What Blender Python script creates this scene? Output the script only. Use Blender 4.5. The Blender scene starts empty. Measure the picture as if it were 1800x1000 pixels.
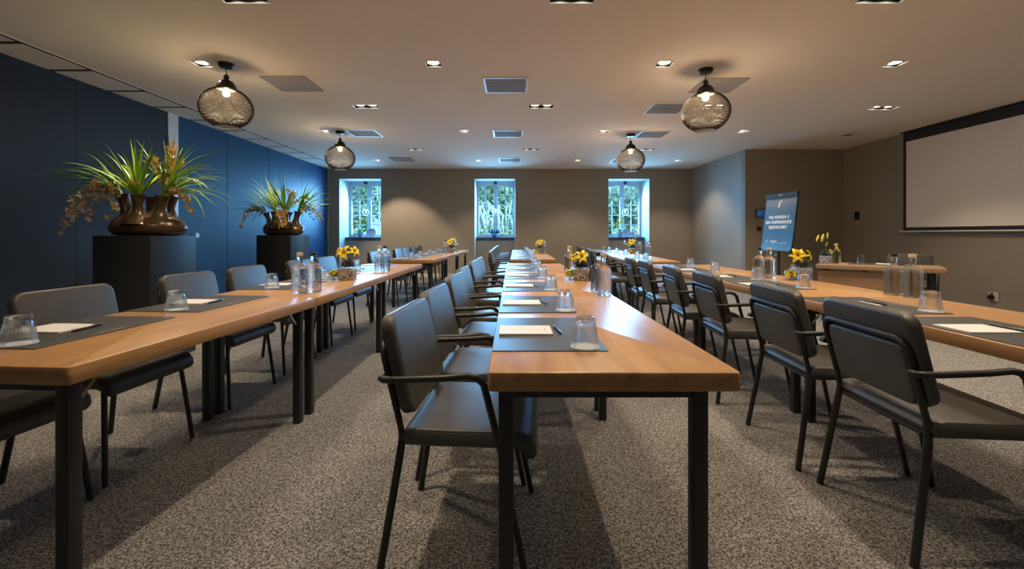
import bpy, bmesh, math, random
from mathutils import Vector, Matrix
PI = math.pi
sc = bpy.context.scene
COL = sc.collection
random.seed(7)
F, HC, HY, X0 = 760.0, 1.145, 412.0, 900.0      # focal length (px), camera height, horizon row, principal column
CEIL = 2.90
ZT = 0.75

def at(px, py, z):
    """world point at height z whose bearing was surveyed from the camera"""
    Y = F * (z - HC) / (HY - py)
    return Vector(((px - X0) * Y / F, Y, z))

# ------------------------------------------------------------------ materials
def new_mat(name):
    m = bpy.data.materials.new(name); m.use_nodes = True
    nt = m.node_tree
    return m, nt, nt.nodes['Principled BSDF'], nt.nodes['Material Output']

def plain(name, col, rough=0.5, metal=0.0, spec=0.5, noise=0.0, nscale=20, bump=0.0, bscale=200, coat=0, emit=None, estr=0, coords='Object', sheen=0):
    m, nt, b, out = new_mat(name)
    b.inputs['Base Color'].default_value = (*col, 1)
    b.inputs['Roughness'].default_value = rough
    b.inputs['Metallic'].default_value = metal
    b.inputs['Specular IOR Level'].default_value = spec
    b.inputs['Coat Weight'].default_value = coat
    b.inputs['Sheen Weight'].default_value = sheen
    if emit:
        b.inputs['Emission Color'].default_value = (*emit, 1); b.inputs['Emission Strength'].default_value = estr
    tc = nt.nodes.new('ShaderNodeTexCoord')
    if noise:
        n = nt.nodes.new('ShaderNodeTexNoise'); n.inputs['Scale'].default_value = nscale; n.inputs['Detail'].default_value = 4
        nt.links.new(tc.outputs[coords], n.inputs['Vector'])
        mr = nt.nodes.new('ShaderNodeMapRange')
        mr.inputs['To Min'].default_value = 1 - noise; mr.inputs['To Max'].default_value = 1 + noise
        nt.links.new(n.outputs['Fac'], mr.inputs['Value'])
        mx = nt.nodes.new('ShaderNodeMix'); mx.data_type = 'RGBA'; mx.blend_type = 'MULTIPLY'
        mx.inputs['Factor'].default_value = 1
        mx.inputs['A'].default_value = (*col, 1)
        nt.links.new(mr.outputs['Result'], mx.inputs['B'])
        nt.links.new(mx.outputs['Result'], b.inputs['Base Color'])
    if bump:
        n2 = nt.nodes.new('ShaderNodeTexNoise'); n2.inputs['Scale'].default_value = bscale; n2.inputs['Detail'].default_value = 3
        nt.links.new(tc.outputs[coords], n2.inputs['Vector'])
        bp = nt.nodes.new('ShaderNodeBump'); bp.inputs['Strength'].default_value = bump; bp.inputs['Distance'].default_value = 0.002
        nt.links.new(n2.outputs['Fac'], bp.inputs['Height']); nt.links.new(bp.outputs['Normal'], b.inputs['Normal'])
    return m

def ramp(nt, stops):
    r = nt.nodes.new('ShaderNodeValToRGB')
    e = r.color_ramp.elements
    e[0].position, e[0].color = stops[0][0], (*stops[0][1], 1)
    e[1].position, e[1].color = stops[1][0], (*stops[1][1], 1)
    for p, c in stops[2:]:
        q = e.new(p); q.color = (*c, 1)
    return r

def wood_mat(name, c1, c2, c3, rough=0.35, axis='Y'):
    m, nt, b, out = new_mat(name)
    tc = nt.nodes.new('ShaderNodeTexCoord')
    mp = nt.nodes.new('ShaderNodeMapping')
    mp.inputs['Scale'].default_value = {'Y': (14, 1.2, 14), 'X': (1.2, 14, 14)}[axis]
    oi = nt.nodes.new('ShaderNodeObjectInfo')
    va = nt.nodes.new('ShaderNodeVectorMath'); va.operation = 'MULTIPLY_ADD'; va.inputs[1].default_value = (7, 11, 5)
    nt.links.new(oi.outputs['Random'], va.inputs[0]); nt.links.new(tc.outputs['Object'], va.inputs[2])
    nt.links.new(va.outputs[0], mp.inputs['Vector'])
    n = nt.nodes.new('ShaderNodeTexNoise'); n.inputs['Scale'].default_value = 1.0; n.inputs['Detail'].default_value = 7
    n.inputs['Roughness'].default_value = 0.62; n.inputs['Distortion'].default_value = 0.7
    nt.links.new(mp.outputs['Vector'], n.inputs['Vector'])
    r = ramp(nt, [(0.28, c1), (0.55, c2), (0.75, c3)])
    nt.links.new(n.outputs['Fac'], r.inputs['Fac'])
    mp2 = nt.nodes.new('ShaderNodeMapping')
    mp2.inputs['Scale'].default_value = {'Y': (180, 5, 180), 'X': (5, 180, 180)}[axis]
    nt.links.new(tc.outputs['Object'], mp2.inputs['Vector'])
    n2 = nt.nodes.new('ShaderNodeTexNoise'); n2.inputs['Scale'].default_value = 1.0; n2.inputs['Detail'].default_value = 3
    nt.links.new(mp2.outputs['Vector'], n2.inputs['Vector'])
    mr = nt.nodes.new('ShaderNodeMapRange'); mr.inputs['To Min'].default_value = 0.85; mr.inputs['To Max'].default_value = 1.12
    nt.links.new(n2.outputs['Fac'], mr.inputs['Value'])
    mx = nt.nodes.new('ShaderNodeMix'); mx.data_type = 'RGBA'; mx.blend_type = 'MULTIPLY'; mx.inputs['Factor'].default_value = 1
    nt.links.new(r.outputs['Color'], mx.inputs['A']); nt.links.new(mr.outputs['Result'], mx.inputs['B'])
    nt.links.new(mx.outputs['Result'], b.inputs['Base Color'])
    b.inputs['Roughness'].default_value = rough
    return m

def carpet_mat():
    m, nt, b, out = new_mat('carpet')
    tc = nt.nodes.new('ShaderNodeTexCoord')
    v = nt.nodes.new('ShaderNodeTexVoronoi'); v.inputs['Scale'].default_value = 250
    nt.links.new(tc.outputs['Object'], v.inputs['Vector'])
    sp = nt.nodes.new('ShaderNodeSeparateColor'); nt.links.new(v.outputs['Color'], sp.inputs[0])
    n = nt.nodes.new('ShaderNodeTexNoise'); n.inputs['Scale'].default_value = 90; n.inputs['Detail'].default_value = 2
    nt.links.new(tc.outputs['Object'], n.inputs['Vector'])
    ad = nt.nodes.new('ShaderNodeMath'); ad.operation = 'MULTIPLY_ADD'; ad.inputs[1].default_value = 0.62
    nt.links.new(sp.outputs[0], ad.inputs[0]); nt.links.new(n.outputs['Fac'], ad.inputs[2])
    r = ramp(nt, [(0.48, (0.040, 0.038, 0.037)), (0.78, (0.148, 0.141, 0.133)), (1.08, (0.375, 0.36, 0.34))])
    nt.links.new(ad.outputs[0], r.inputs['Fac'])
    n3 = nt.nodes.new('ShaderNodeTexNoise'); n3.inputs['Scale'].default_value = 1.3
    nt.links.new(tc.outputs['Object'], n3.inputs['Vector'])
    mr = nt.nodes.new('ShaderNodeMapRange'); mr.inputs['To Min'].default_value = 0.9; mr.inputs['To Max'].default_value = 1.1
    nt.links.new(n3.outputs['Fac'], mr.inputs['Value'])
    mx = nt.nodes.new('ShaderNodeMix'); mx.data_type = 'RGBA'; mx.blend_type = 'MULTIPLY'; mx.inputs['Factor'].default_value = 1
    nt.links.new(r.outputs['Color'], mx.inputs['A']); nt.links.new(mr.outputs['Result'], mx.inputs['B'])
    nt.links.new(mx.outputs['Result'], b.inputs['Base Color'])
    b.inputs['Roughness'].default_value = 0.95; b.inputs['Specular IOR Level'].default_value = 0.15
    bp = nt.nodes.new('ShaderNodeBump'); bp.inputs['Strength'].default_value = 0.6; bp.inputs['Distance'].default_value = 0.006
    nt.links.new(v.outputs['Distance'], bp.inputs['Height']); nt.links.new(bp.outputs['Normal'], b.inputs['Normal'])
    return m

def glass_mat(name, ior=1.45, rough=0.0, col=(0.97, 0.99, 1.0), clear=0.35):
    m, nt, b, out = new_mat(name)
    nt.nodes.remove(b)
    g = nt.nodes.new('ShaderNodeBsdfGlass'); g.inputs['IOR'].default_value = ior; g.inputs['Roughness'].default_value = rough
    g.inputs['Color'].default_value = (*col, 1)
    t = nt.nodes.new('ShaderNodeBsdfTransparent'); t.inputs['Color'].default_value = (*col, 1)
    mx = nt.nodes.new('ShaderNodeMixShader'); mx.inputs['Fac'].default_value = clear
    nt.links.new(g.outputs[0], mx.inputs[1]); nt.links.new(t.outputs[0], mx.inputs[2])
    nt.links.new(mx.outputs[0], out.inputs['Surface'])
    return m

def thin_glass_mat(name):
    m, nt, b, out = new_mat(name)
    nt.nodes.remove(b)
    g = nt.nodes.new('ShaderNodeBsdfGlossy'); g.inputs['Roughness'].default_value = 0.02
    t = nt.nodes.new('ShaderNodeBsdfTransparent'); t.inputs['Color'].default_value = (.94, .98, .98, 1)
    lw = nt.nodes.new('ShaderNodeLayerWeight'); lw.inputs['Blend'].default_value = 0.5
    pw = nt.nodes.new('ShaderNodeMath'); pw.operation = 'POWER'; pw.inputs[1].default_value = 4.0
    fr = nt.nodes.new('ShaderNodeMath'); fr.operation = 'MULTIPLY_ADD'; fr.inputs[1].default_value = 0.75; fr.inputs[2].default_value = 0.04
    nt.links.new(lw.outputs['Facing'], pw.inputs[0]); nt.links.new(pw.outputs[0], fr.inputs[0])
    mx = nt.nodes.new('ShaderNodeMixShader')
    nt.links.new(fr.outputs[0], mx.inputs['Fac'])
    nt.links.new(t.outputs[0], mx.inputs[1]); nt.links.new(g.outputs[0], mx.inputs[2])
    nt.links.new(mx.outputs[0], out.inputs['Surface'])
    return m

def pattern_mat(name, dark, light, scale=34):
    """printed blossom pattern: rings and dots"""
    m, nt, b, out = new_mat(name)
    tc = nt.nodes.new('ShaderNodeTexCoord')
    v = nt.nodes.new('ShaderNodeTexVoronoi'); v.inputs['Scale'].default_value = scale
    nt.links.new(tc.outputs['Object'], v.inputs['Vector'])
    n = nt.nodes.new('ShaderNodeTexNoise'); n.inputs['Scale'].default_value = scale * 3
    nt.links.new(tc.outputs['Object'], n.inputs['Vector'])
    ad = nt.nodes.new('ShaderNodeMath'); ad.operation = 'MULTIPLY_ADD'; ad.inputs[1].default_value = 0.22
    nt.links.new(n.outputs['Fac'], ad.inputs[0]); nt.links.new(v.outputs['Distance'], ad.inputs[2])
    pp_ = nt.nodes.new('ShaderNodeMath'); pp_.operation = 'PINGPONG'; pp_.inputs[1].default_value = 0.14
    nt.links.new(ad.outputs[0], pp_.inputs[0])
    r = ramp(nt, [(0.062, dark), (0.088, light)])
    nt.links.new(pp_.outputs[0], r.inputs['Fac'])
    nt.links.new(r.outputs['Color'], b.inputs['Base Color'])
    b.inputs['Roughness'].default_value = 0.25
    return m

def poster_mat():
    m, nt, b, out = new_mat('poster_print')
    tc = nt.nodes.new('ShaderNodeTexCoord')
    sp = nt.nodes.new('ShaderNodeSeparateXYZ'); nt.links.new(tc.outputs['Generated'], sp.inputs[0])
    n = nt.nodes.new('ShaderNodeTexNoise'); n.inputs['Scale'].default_value = 2.2; n.inputs['Detail'].default_value = 5
    nt.links.new(tc.outputs['Object'], n.inputs['Vector'])
    ad = nt.nodes.new('ShaderNodeMath'); ad.operation = 'MULTIPLY_ADD'; ad.inputs[1].default_value = 0.25
    nt.links.new(n.outputs['Fac'], ad.inputs[0]); nt.links.new(sp.outputs['Z'], ad.inputs[2])
    r = ramp(nt, [(0.1, (0.06, 0.19, 0.36)), (0.45, (0.028, 0.085, 0.165)), (0.75, (0.035, 0.075, 0.125)), (0.95, (0.08, 0.10, 0.12)), (1.1, (.14, .14, .14))])
    nt.links.new(ad.outputs[0], r.inputs['Fac'])
    nt.links.new(r.outputs['Color'], b.inputs['Base Color'])
    b.inputs['Roughness'].default_value = 0.35
    return m

M = {}
M['carpet'] = carpet_mat()
M['ceiling'] = plain('ceiling_paint', (0.84, 0.72, 0.585), 0.9, noise=.03, nscale=2, spec=.2)
M['taupe'] = plain('taupe_wall_paint', (0.295, 0.252, 0.198), 0.62, noise=.05, nscale=3, bump=.15, bscale=220)
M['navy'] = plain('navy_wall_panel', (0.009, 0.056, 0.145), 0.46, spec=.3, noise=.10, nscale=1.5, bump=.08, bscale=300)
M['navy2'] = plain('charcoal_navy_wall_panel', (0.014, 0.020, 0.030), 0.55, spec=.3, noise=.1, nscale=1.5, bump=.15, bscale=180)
M['strip'] = plain('satin_aluminium', (0.62, 0.66, 0.68), 0.4, metal=.3)
M['dark_gap'] = plain('dark_gap', (0.02, 0.018, 0.016), 0.8)
M['reveal'] = plain('white_reveal_plaster', (0.50, 0.51, 0.52), 0.7, noise=.03, nscale=5)
M['winframe'] = plain('grey_window_paint', (0.50, 0.53, 0.56), 0.45)
M['sill'] = plain('dark_slate_sill', (0.035, 0.045, 0.06), 0.35)
M['pane'] = thin_glass_mat('window_glass')
M['baseboard'] = plain('baseboard_paint', (0.62, 0.58, 0.52), 0.5)
M['wood'] = wood_mat('oak_tabletop', (0.29, 0.148, 0.058), (0.41, 0.225, 0.092), (0.50, 0.295, 0.132), rough=.36)
M['wooddesk'] = wood_mat('oak_desk_panel', (0.26, 0.155, 0.09), (0.36, 0.225, 0.135), (0.43, 0.28, 0.18), rough=.4, axis='X')
M['leather'] = plain('black_leather', (0.055, 0.052, 0.047), 0.40, bump=.35, bscale=420, noise=.08, nscale=30, spec=.55)
M['metal'] = plain('black_powder_coat', (0.014, 0.014, 0.015), 0.42, bump=.05, bscale=500)
M['chrome'] = plain('steel', (0.6, 0.6, 0.6), 0.3, metal=1)
M['padm'] = plain('anthracite_desk_pad', (0.050, 0.052, 0.055), 0.42, bump=.1, bscale=500)
M['paper'] = plain('white_paper', (0.66, 0.65, 0.64), 0.6)
M['doily'] = plain('white_coaster_paper', (0.66, 0.65, 0.64), 0.7, noise=.25, nscale=160)
M['pen'] = plain('black_pen_plastic', (0.012, 0.014, 0.018), 0.25)
M['print'] = plain('light_grey_print', (0.55, 0.55, 0.54), 0.5)
M['white_print'] = plain('white_print', (0.86, 0.87, 0.88), 0.5)
M['glass'] = glass_mat('drinking_glass', 1.42, 0.0, clear=.55)
M['bottle'] = glass_mat('water_bottle_glass', 1.36, 0.0, col=(.98, .99, .985), clear=.42)
M['globe'] = glass_mat('small_globe_glass', 1.2, 0.0, clear=.6)
M['cork_white'] = plain('beige_cork', (0.62, 0.50, 0.38), 0.7, noise=.2, nscale=90)
M['cork_black'] = plain('black_stopper', (0.02, 0.018, 0.017), 0.5)
M['pat_black'] = pattern_mat('black_blossom_print', (0.012, 0.013, 0.03), (0.62, 0.56, 0.47))
M['pat_blue'] = pattern_mat('blue_blossom_print', (0.012, 0.025, 0.12), (0.66, 0.68, 0.74))
M['lily'] = plain('yellow_lily_petal', (0.88, 0.68, 0.02), 0.5, noise=.15, nscale=25)
M['lilybud'] = plain('yellow_green_bud', (0.72, 0.56, 0.04), 0.5, noise=.2, nscale=30)
M['stamen'] = plain('brown_stamen', (0.35, 0.14, 0.02), 0.6)
M['stem'] = plain('green_stem', (0.12, 0.22, 0.04), 0.5)
M['berry'] = plain('dark_berry', (0.022, 0.016, 0.025), 0.35, noise=.5, nscale=90)
M['bronze'] = plain('bronze_glaze', (0.085, 0.050, 0.022), 0.27, metal=.35, noise=.2, nscale=9, coat=.3)
M['plinth'] = plain('matt_black_plinth', (0.016, 0.017, 0.02), 0.42, noise=.1, nscale=3)
M['leaf'] = plain('strap_leaf_green', (0.25, 0.42, 0.035), 0.42, noise=.35, nscale=9)
M['leafd'] = plain('dark_strap_leaf_green', (0.075, 0.16, 0.025), 0.45, noise=.35, nscale=9)
M['orchid'] = plain('amber_orchid_petal', (0.74, 0.46, 0.16), 0.5, noise=.55, nscale=40)
M['orchid2'] = plain('dusky_orchid_petal', (0.55, 0.36, 0.20), 0.5, noise=.5, nscale=40)
M['lampmetal'] = plain('dark_bronze_lamp_metal', (0.035, 0.028, 0.022), 0.3, metal=.6)
M['lattice'] = plain('dark_brown_lattice', (0.05, 0.042, 0.034), 0.45)
M['lampinner'] = plain('pale_lamp_inside', (0.50, 0.47, 0.43), 0.6)
M['bulb'] = plain('lit_bulb', (1, .9, .75), 0.3, emit=(1.0, 0.80, 0.55), estr=5)
M['bulb2'] = plain('dim_filament_bulb', (.9, .9, .85), 0.3, emit=(1.0, 0.85, 0.7), estr=.5)
M['halogen'] = plain('lit_halogen_lens', (1, .95, .9), 0.3, emit=(1.0, 0.86, 0.66), estr=22)
M['unlit'] = plain('unlit_lens', (0.1, 0.1, 0.1), 0.2)
M['housing'] = plain('black_downlight_housing', (0.03, 0.028, 0.025), 0.5)
M['trimwhite'] = plain('white_trim_metal', (0.72, 0.70, 0.67), 0.4)
M['grille'] = plain('grey_vent_grille', (0.30, 0.31, 0.30), 0.6, noise=.15, nscale=60)
M['ventpanel'] = plain('taupe_ceiling_panel', (0.36, 0.32, 0.28), 0.8)
M['screen'] = plain('projection_fabric', (0.84, 0.78, 0.71), 0.85)
M['screenblack'] = plain('screen_black_border', (0.012, 0.012, 0.014), 0.6)
M['plastic_black'] = plain('black_plastic', (0.012, 0.012, 0.013), 0.35)
M['plastic_cream'] = plain('cream_plastic', (0.66, 0.62, 0.55), 0.4)
M['red'] = plain('red_plastic', (0.5, 0.03, 0.03), 0.4)
M['lcd'] = plain('blue_lcd', (0.01, 0.03, 0.08), 0.2, emit=(0.03, 0.16, 0.5), estr=.14)
M['poster'] = poster_mat()
M['delft'] = pattern_mat('delft_print', (0.05, 0.09, 0.25), (0.72, 0.76, 0.8), scale=28)
M['bluevase'] = plain('blue_ceramic', (0.03, 0.10, 0.22), 0.3)
M['tree1'] = plain('garden_leaf_green', (0.22, 0.33, 0.22), 0.6, noise=.5, nscale=1.4)
M['tree2'] = plain('pale_garden_leaf', (0.42, 0.50, 0.36), 0.6, noise=.4, nscale=2)
M['plume'] = plain('pale_plume', (0.75, 0.74, 0.68), 0.8)
M['bark'] = plain('bark', (0.08, 0.06, 0.04), 0.8)
M['lawn'] = plain('lawn', (0.12, 0.24, 0.07), 0.9, noise=.3, nscale=3)

# ------------------------------------------------------------------ mesh helpers
class MB:
    def __init__(s): s.bm = bmesh.new(); s.slots = []; s.cur = 0
    def box(s, c, d, mat=None):
        r = bmesh.ops.create_cube(s.bm, size=1)
        mt = Matrix.Translation(Vector(c)) @ Matrix.Diagonal((*d, 1))
        if mat is not None: mt = mat @ mt
        bmesh.ops.transform(s.bm, matrix=mt, verts=r['verts']); return s
    def bbox(s, x0, x1, y0, y1, z0, z1): return s.box(((x0+x1)/2, (y0+y1)/2, (z0+z1)/2), (abs(x1-x0), abs(y1-y0), abs(z1-z0)))
    def rings(s, rings, cap0=True, cap1=True, closed=True):
        vr = [[s.bm.verts.new(p) for p in r] for r in rings]
        n = len(rings[0])
        for a, b in zip(vr, vr[1:]):
            for i in range(n if closed else n-1):
                j = (i+1) % n
                s.bm.faces.new((a[i], a[j], b[j], b[i]))
        if cap0: s.bm.faces.new(list(reversed(vr[0])))
        if cap1: s.bm.faces.new(vr[-1])
        return s
    def rpad(s, w, h, t, r, bev, mat=Matrix(), n=5, k=3):
        """rounded slab: w along x, h along y, thickness t along z (0..t), corner radius r, edge rounding bev"""
        def outline(d):
            pts = []; rr = max(r-d, .0005); W = w/2-d; Hh = h/2-d
            for q, (sx, sy) in enumerate(((1, 1), (-1, 1), (-1, -1), (1, -1))):
                for i in range(n+1):
                    a = q*PI/2 + i*PI/2/n
                    pts.append((sx*(W-rr)+rr*math.cos(a), sy*(Hh-rr)+rr*math.sin(a)))
            return pts
        lv = []
        for i in range(k+1):
            a = i/k*PI/2; lv.append((bev*(1-math.sin(a)), bev*(1-math.cos(a))))
        lv += [(d, t-z) for d, z in reversed(lv)]
        s.rings([[mat @ Vector((x, y, z)) for x, y in outline(d)] for d, z in lv]); return s
    def tube(s, pts, r, n=8, caps=True, rads=None):
        pts = [Vector(p) for p in pts]; out = []; up = None
        for i, p in enumerate(pts):
            d = (pts[min(i+1, len(pts)-1)] - pts[max(i-1, 0)]).normalized()
            if up is None:
                up = Vector((0, 0, 1)) if abs(d.z) < .9 else Vector((1, 0, 0))
            a = (up - d*up.dot(d)).normalized(); b = d.cross(a); up = a
            rr = rads[i] if rads else r
            out.append([p + rr*(math.cos(2*PI*j/n)*a + math.sin(2*PI*j/n)*b) for j in range(n)])
        return s.rings(out, caps, caps)
    def lathe(s, prof, n=24, c=(0, 0, 0), sx=1, sy=1, caps=(False, False), mod=None):
        c = Vector(c); R = []
        for k, (r, z) in enumerate(prof):
            R.append([c + Vector(((r*(mod(j, r, z) if mod else 1))*sx*math.cos(2*PI*j/n), (r*(mod(j, r, z) if mod else 1))*sy*math.sin(2*PI*j/n), z)) for j in range(n)])
        return s.rings(R, *caps)
    def sphere(s, c, r, u=10, v=7, sc=(1, 1, 1)):
        q = bmesh.ops.create_uvsphere(s.bm, u_segments=u, v_segments=v, radius=r)
        bmesh.ops.transform(s.bm, matrix=Matrix.Translation(Vector(c)) @ Matrix.Diagonal((*sc, 1)), verts=q['verts']); return s
    def ico(s, c, r, sub=1):
        q = bmesh.ops.create_icosphere(s.bm, subdivisions=sub, radius=r)
        bmesh.ops.translate(s.bm, vec=Vector(c), verts=q['verts']); return s
    def ribbon(s, pts, widths, side, fold=0.0):
        """leaf blade along pts with given half-widths; side = sideways vector; fold lifts the edges"""
        L, C, Rr = [], [], []
        for i, p in enumerate(pts):
            p = Vector(p); d = (Vector(pts[min(i+1, len(pts)-1)]) - Vector(pts[max(i-1, 0)])).normalized()
            sd = (Vector(side) - d*Vector(side).dot(d)).normalized(); nn = sd.cross(d)
            w = widths[i]
            L.append(s.bm.verts.new(p + sd*w + nn*w*fold)); C.append(s.bm.verts.new(p)); Rr.append(s.bm.verts.new(p - sd*w + nn*w*fold))
        for i in range(len(pts)-1):
            s.bm.faces.new((L[i], C[i], C[i+1], L[i+1])); s.bm.faces.new((C[i], Rr[i], Rr[i+1], C[i+1]))
        return s
    def build(s, name, mat, parent=None, smooth=True, ang=40):
        bm = s.bm
        bmesh.ops.recalc_face_normals(bm, faces=bm.faces)
        if smooth:
            for f in bm.faces: f.smooth = True
            lim = math.radians(ang)
            for e in bm.edges:
                if len(e.link_faces) == 2 and e.calc_face_angle(0) > lim: e.smooth = False
        me = bpy.data.meshes.new(name); bm.to_mesh(me); bm.free()
        for m in (mat if isinstance(mat, (list, tuple)) else [mat]):
            me.materials.append(M[m] if isinstance(m, str) else m)
        o = bpy.data.objects.new(name, me); COL.objects.link(o)
        if parent: o.parent = parent
        return o

def tag(o, label, cat, group=None, kind=None):
    if label: o['label'] = label
    if cat: o['category'] = cat
    if group: o['group'] = group
    if kind: o['kind'] = kind
    return o
def thing(name, label, cat, loc=(0, 0, 0), rz=0, group=None):
    o = bpy.data.objects.new(name, None); COL.objects.link(o)
    o.empty_display_size = .1; o.location = loc; o.rotation_euler = (0, 0, rz)
    return tag(o, label, cat, group)
def struct(o):
    o['kind'] = 'structure'; return o
def dup(root, label, loc, rz=0, group=None, scale=None):
    def rec(o, par):
        c = o.copy(); COL.objects.link(c)
        if par: c.parent = par
        for ch in kids[o.name]: rec(ch, c)
        return c
    r = rec(root, None); r.location = loc; r.rotation_euler = (0, 0, rz); r['label'] = label
    if group: r['group'] = group
    if scale: r.scale = scale
    return r
kids = {}
def freeze(root):
    def rec(o):
        kids[o.name] = list(o.children)
        for c in o.children: rec(c)
    rec(root); return root
class Proto:
    """first placement uses the original, later ones copies"""
    def __init__(s, root): s.root = freeze(root); s.used = False
    def put(s, label, loc, rz=0, group=None, scale=None):
        if not s.used:
            s.used = True; r = s.root
            r.location = loc; r.rotation_euler = (0, 0, rz); r['label'] = label
            if group: r['group'] = group
            if scale: r.scale = scale
            return r
        return dup(s.root, label, loc, rz, group, scale)

def arc(c, r, a0, a1, n, u, v):
    c, u, v = Vector(c), Vector(u), Vector(v)
    return [c + r*math.cos(a0+(a1-a0)*i/n)*u + r*math.sin(a0+(a1-a0)*i/n)*v for i in range(n+1)]
def bez(p0, p1, p2, p3, n=10):
    p0, p1, p2, p3 = map(Vector, (p0, p1, p2, p3)); o = []
    for i in range(n+1):
        t = i/n; o.append((1-t)**3*p0 + 3*(1-t)**2*t*p1 + 3*(1-t)*t*t*p2 + t**3*p3)
    return o

# ------------------------------------------------------------------ room shell
XL, XR, YB, YR = -4.94, 6.84, 11.6, -1.6      # left, right, back, rear
XP, YP = 4.81, 8.92                           # corner of the projecting back-right wall
MB().bbox(XL-.3, XR+.3, YR-.3, YB+1.2, -.1, 0).build('floor', 'carpet'); struct(bpy.data.objects['floor'])

singles = [(-3.19, 1.53), (-.81, 1.53), (1.57, 1.53), (3.94, 1.53),
           (-3.19, 4.45), (-.81, 4.45), (1.57, 4.45), (3.94, 4.45),
           (-3.19, 7.37), (-.81, 7.37), (1.57, 7.37), (3.94, 7.37),
           (-3.19, 10.26), (-.81, 10.26), (1.57, 10.26), (3.94, 10.26), (5.92, 7.62)]
doubles = [(-2.0, 3.2), (.45, 3.2), (2.76, 3.2), (5.15, 3.2), (-2.0, 5.93), (.4, 5.93), (2.78, 5.93), (5.15, 6.0), (-2.0, 8.9), (.38, 8.9), (2.79, 8.9)]
SW, DW, DH = .075, .165, .075       # half sizes of the cut-outs
holes = [(x-SW, x+SW, y-SW, y+SW) for x, y in singles] + [(x-DW, x+DW, y-DH, y+DH) for x, y in doubles]
STRIP = -4.45
def ceiling():
    xs = sorted({STRIP, XR} | {h for q in holes for h in q[:2]}); ys = sorted({YR, YB} | {h for q in holes for h in q[2:]})
    m = MB(); vs = {}
    def v(x, y):
        if (x, y) not in vs: vs[(x, y)] = m.bm.verts.new((x, y, CEIL))
        return vs[(x, y)]
    for i in range(len(xs)-1):
        for j in range(len(ys)-1):
            cx, cy = (xs[i]+xs[i+1])/2, (ys[j]+ys[j+1])/2
            if any(a < cx < b and c < cy < d for a, b, c, d in holes): continue
            m.bm.faces.new((v(xs[i], ys[j]), v(xs[i+1], ys[j]), v(xs[i+1], ys[j+1]), v(xs[i], ys[j+1])))
    struct(m.build('ceiling', 'ceiling'))
    MB().bbox(XL-.3, XR+.3, YR-.3, YB+1.2, CEIL+.2, CEIL+.3).build('ceiling_slab', 'dark_gap')
    struct(bpy.data.objects['ceiling_slab'])
    # panelled strip along the blue wall with dark joints
    m = MB()
    y = YR
    joints = [y0 for y0 in [-1.4+.67*k for k in range(20)] if y0 < YB]
    ys2 = [YR] + joints + [YB]
    for a, b in zip(ys2, ys2[1:]):
        if b-a > .05: m.bbox(XL, STRIP-.07, a+.03, b-.03, CEIL, CEIL+.02)
    struct(m.build('ceiling_strip', 'ceiling'))
    struct(MB().bbox(STRIP-.012, STRIP, YR, YB, CEIL-.006, CEIL+.03).build('trim_1', 'trimwhite'))
    struct(MB().bbox(XL, STRIP, YR, YB, CEIL+.004, CEIL+.03).build('trim_2', 'dark_gap'))
ceiling()

# left wall: navy panels, joint lines, bright strip
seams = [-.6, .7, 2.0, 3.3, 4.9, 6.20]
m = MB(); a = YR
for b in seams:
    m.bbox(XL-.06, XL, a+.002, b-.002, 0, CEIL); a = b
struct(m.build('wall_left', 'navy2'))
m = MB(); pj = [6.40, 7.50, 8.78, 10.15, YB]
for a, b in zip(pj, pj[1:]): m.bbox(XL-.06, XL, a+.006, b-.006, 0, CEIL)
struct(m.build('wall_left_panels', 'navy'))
struct(MB().bbox(XL-.1, XL-.06, YR, YB, 0, CEIL+.2).build('wall_left_backing', 'dark_gap'))
struct(MB().bbox(XL-.06, XL+.006, 6.205, 6.395, 0, CEIL).build('trim_3', 'strip'))
k = thing('door_knob', 'round pale disc knob on the navy wall beside the nearer plinth', 'knob', (XL, 6.72, 1.13))
q = MB(); q.lathe([(0.001, 0), (.028, 0), (.028, .018), (.02, .02), (.02, .03), (.04, .034), (.042, .05), (.036, .056), (.001, .057)], 20)
o = q.build('knob_disc', 'strip', k); o.rotation_euler = (0, PI/2, 0)

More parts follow.
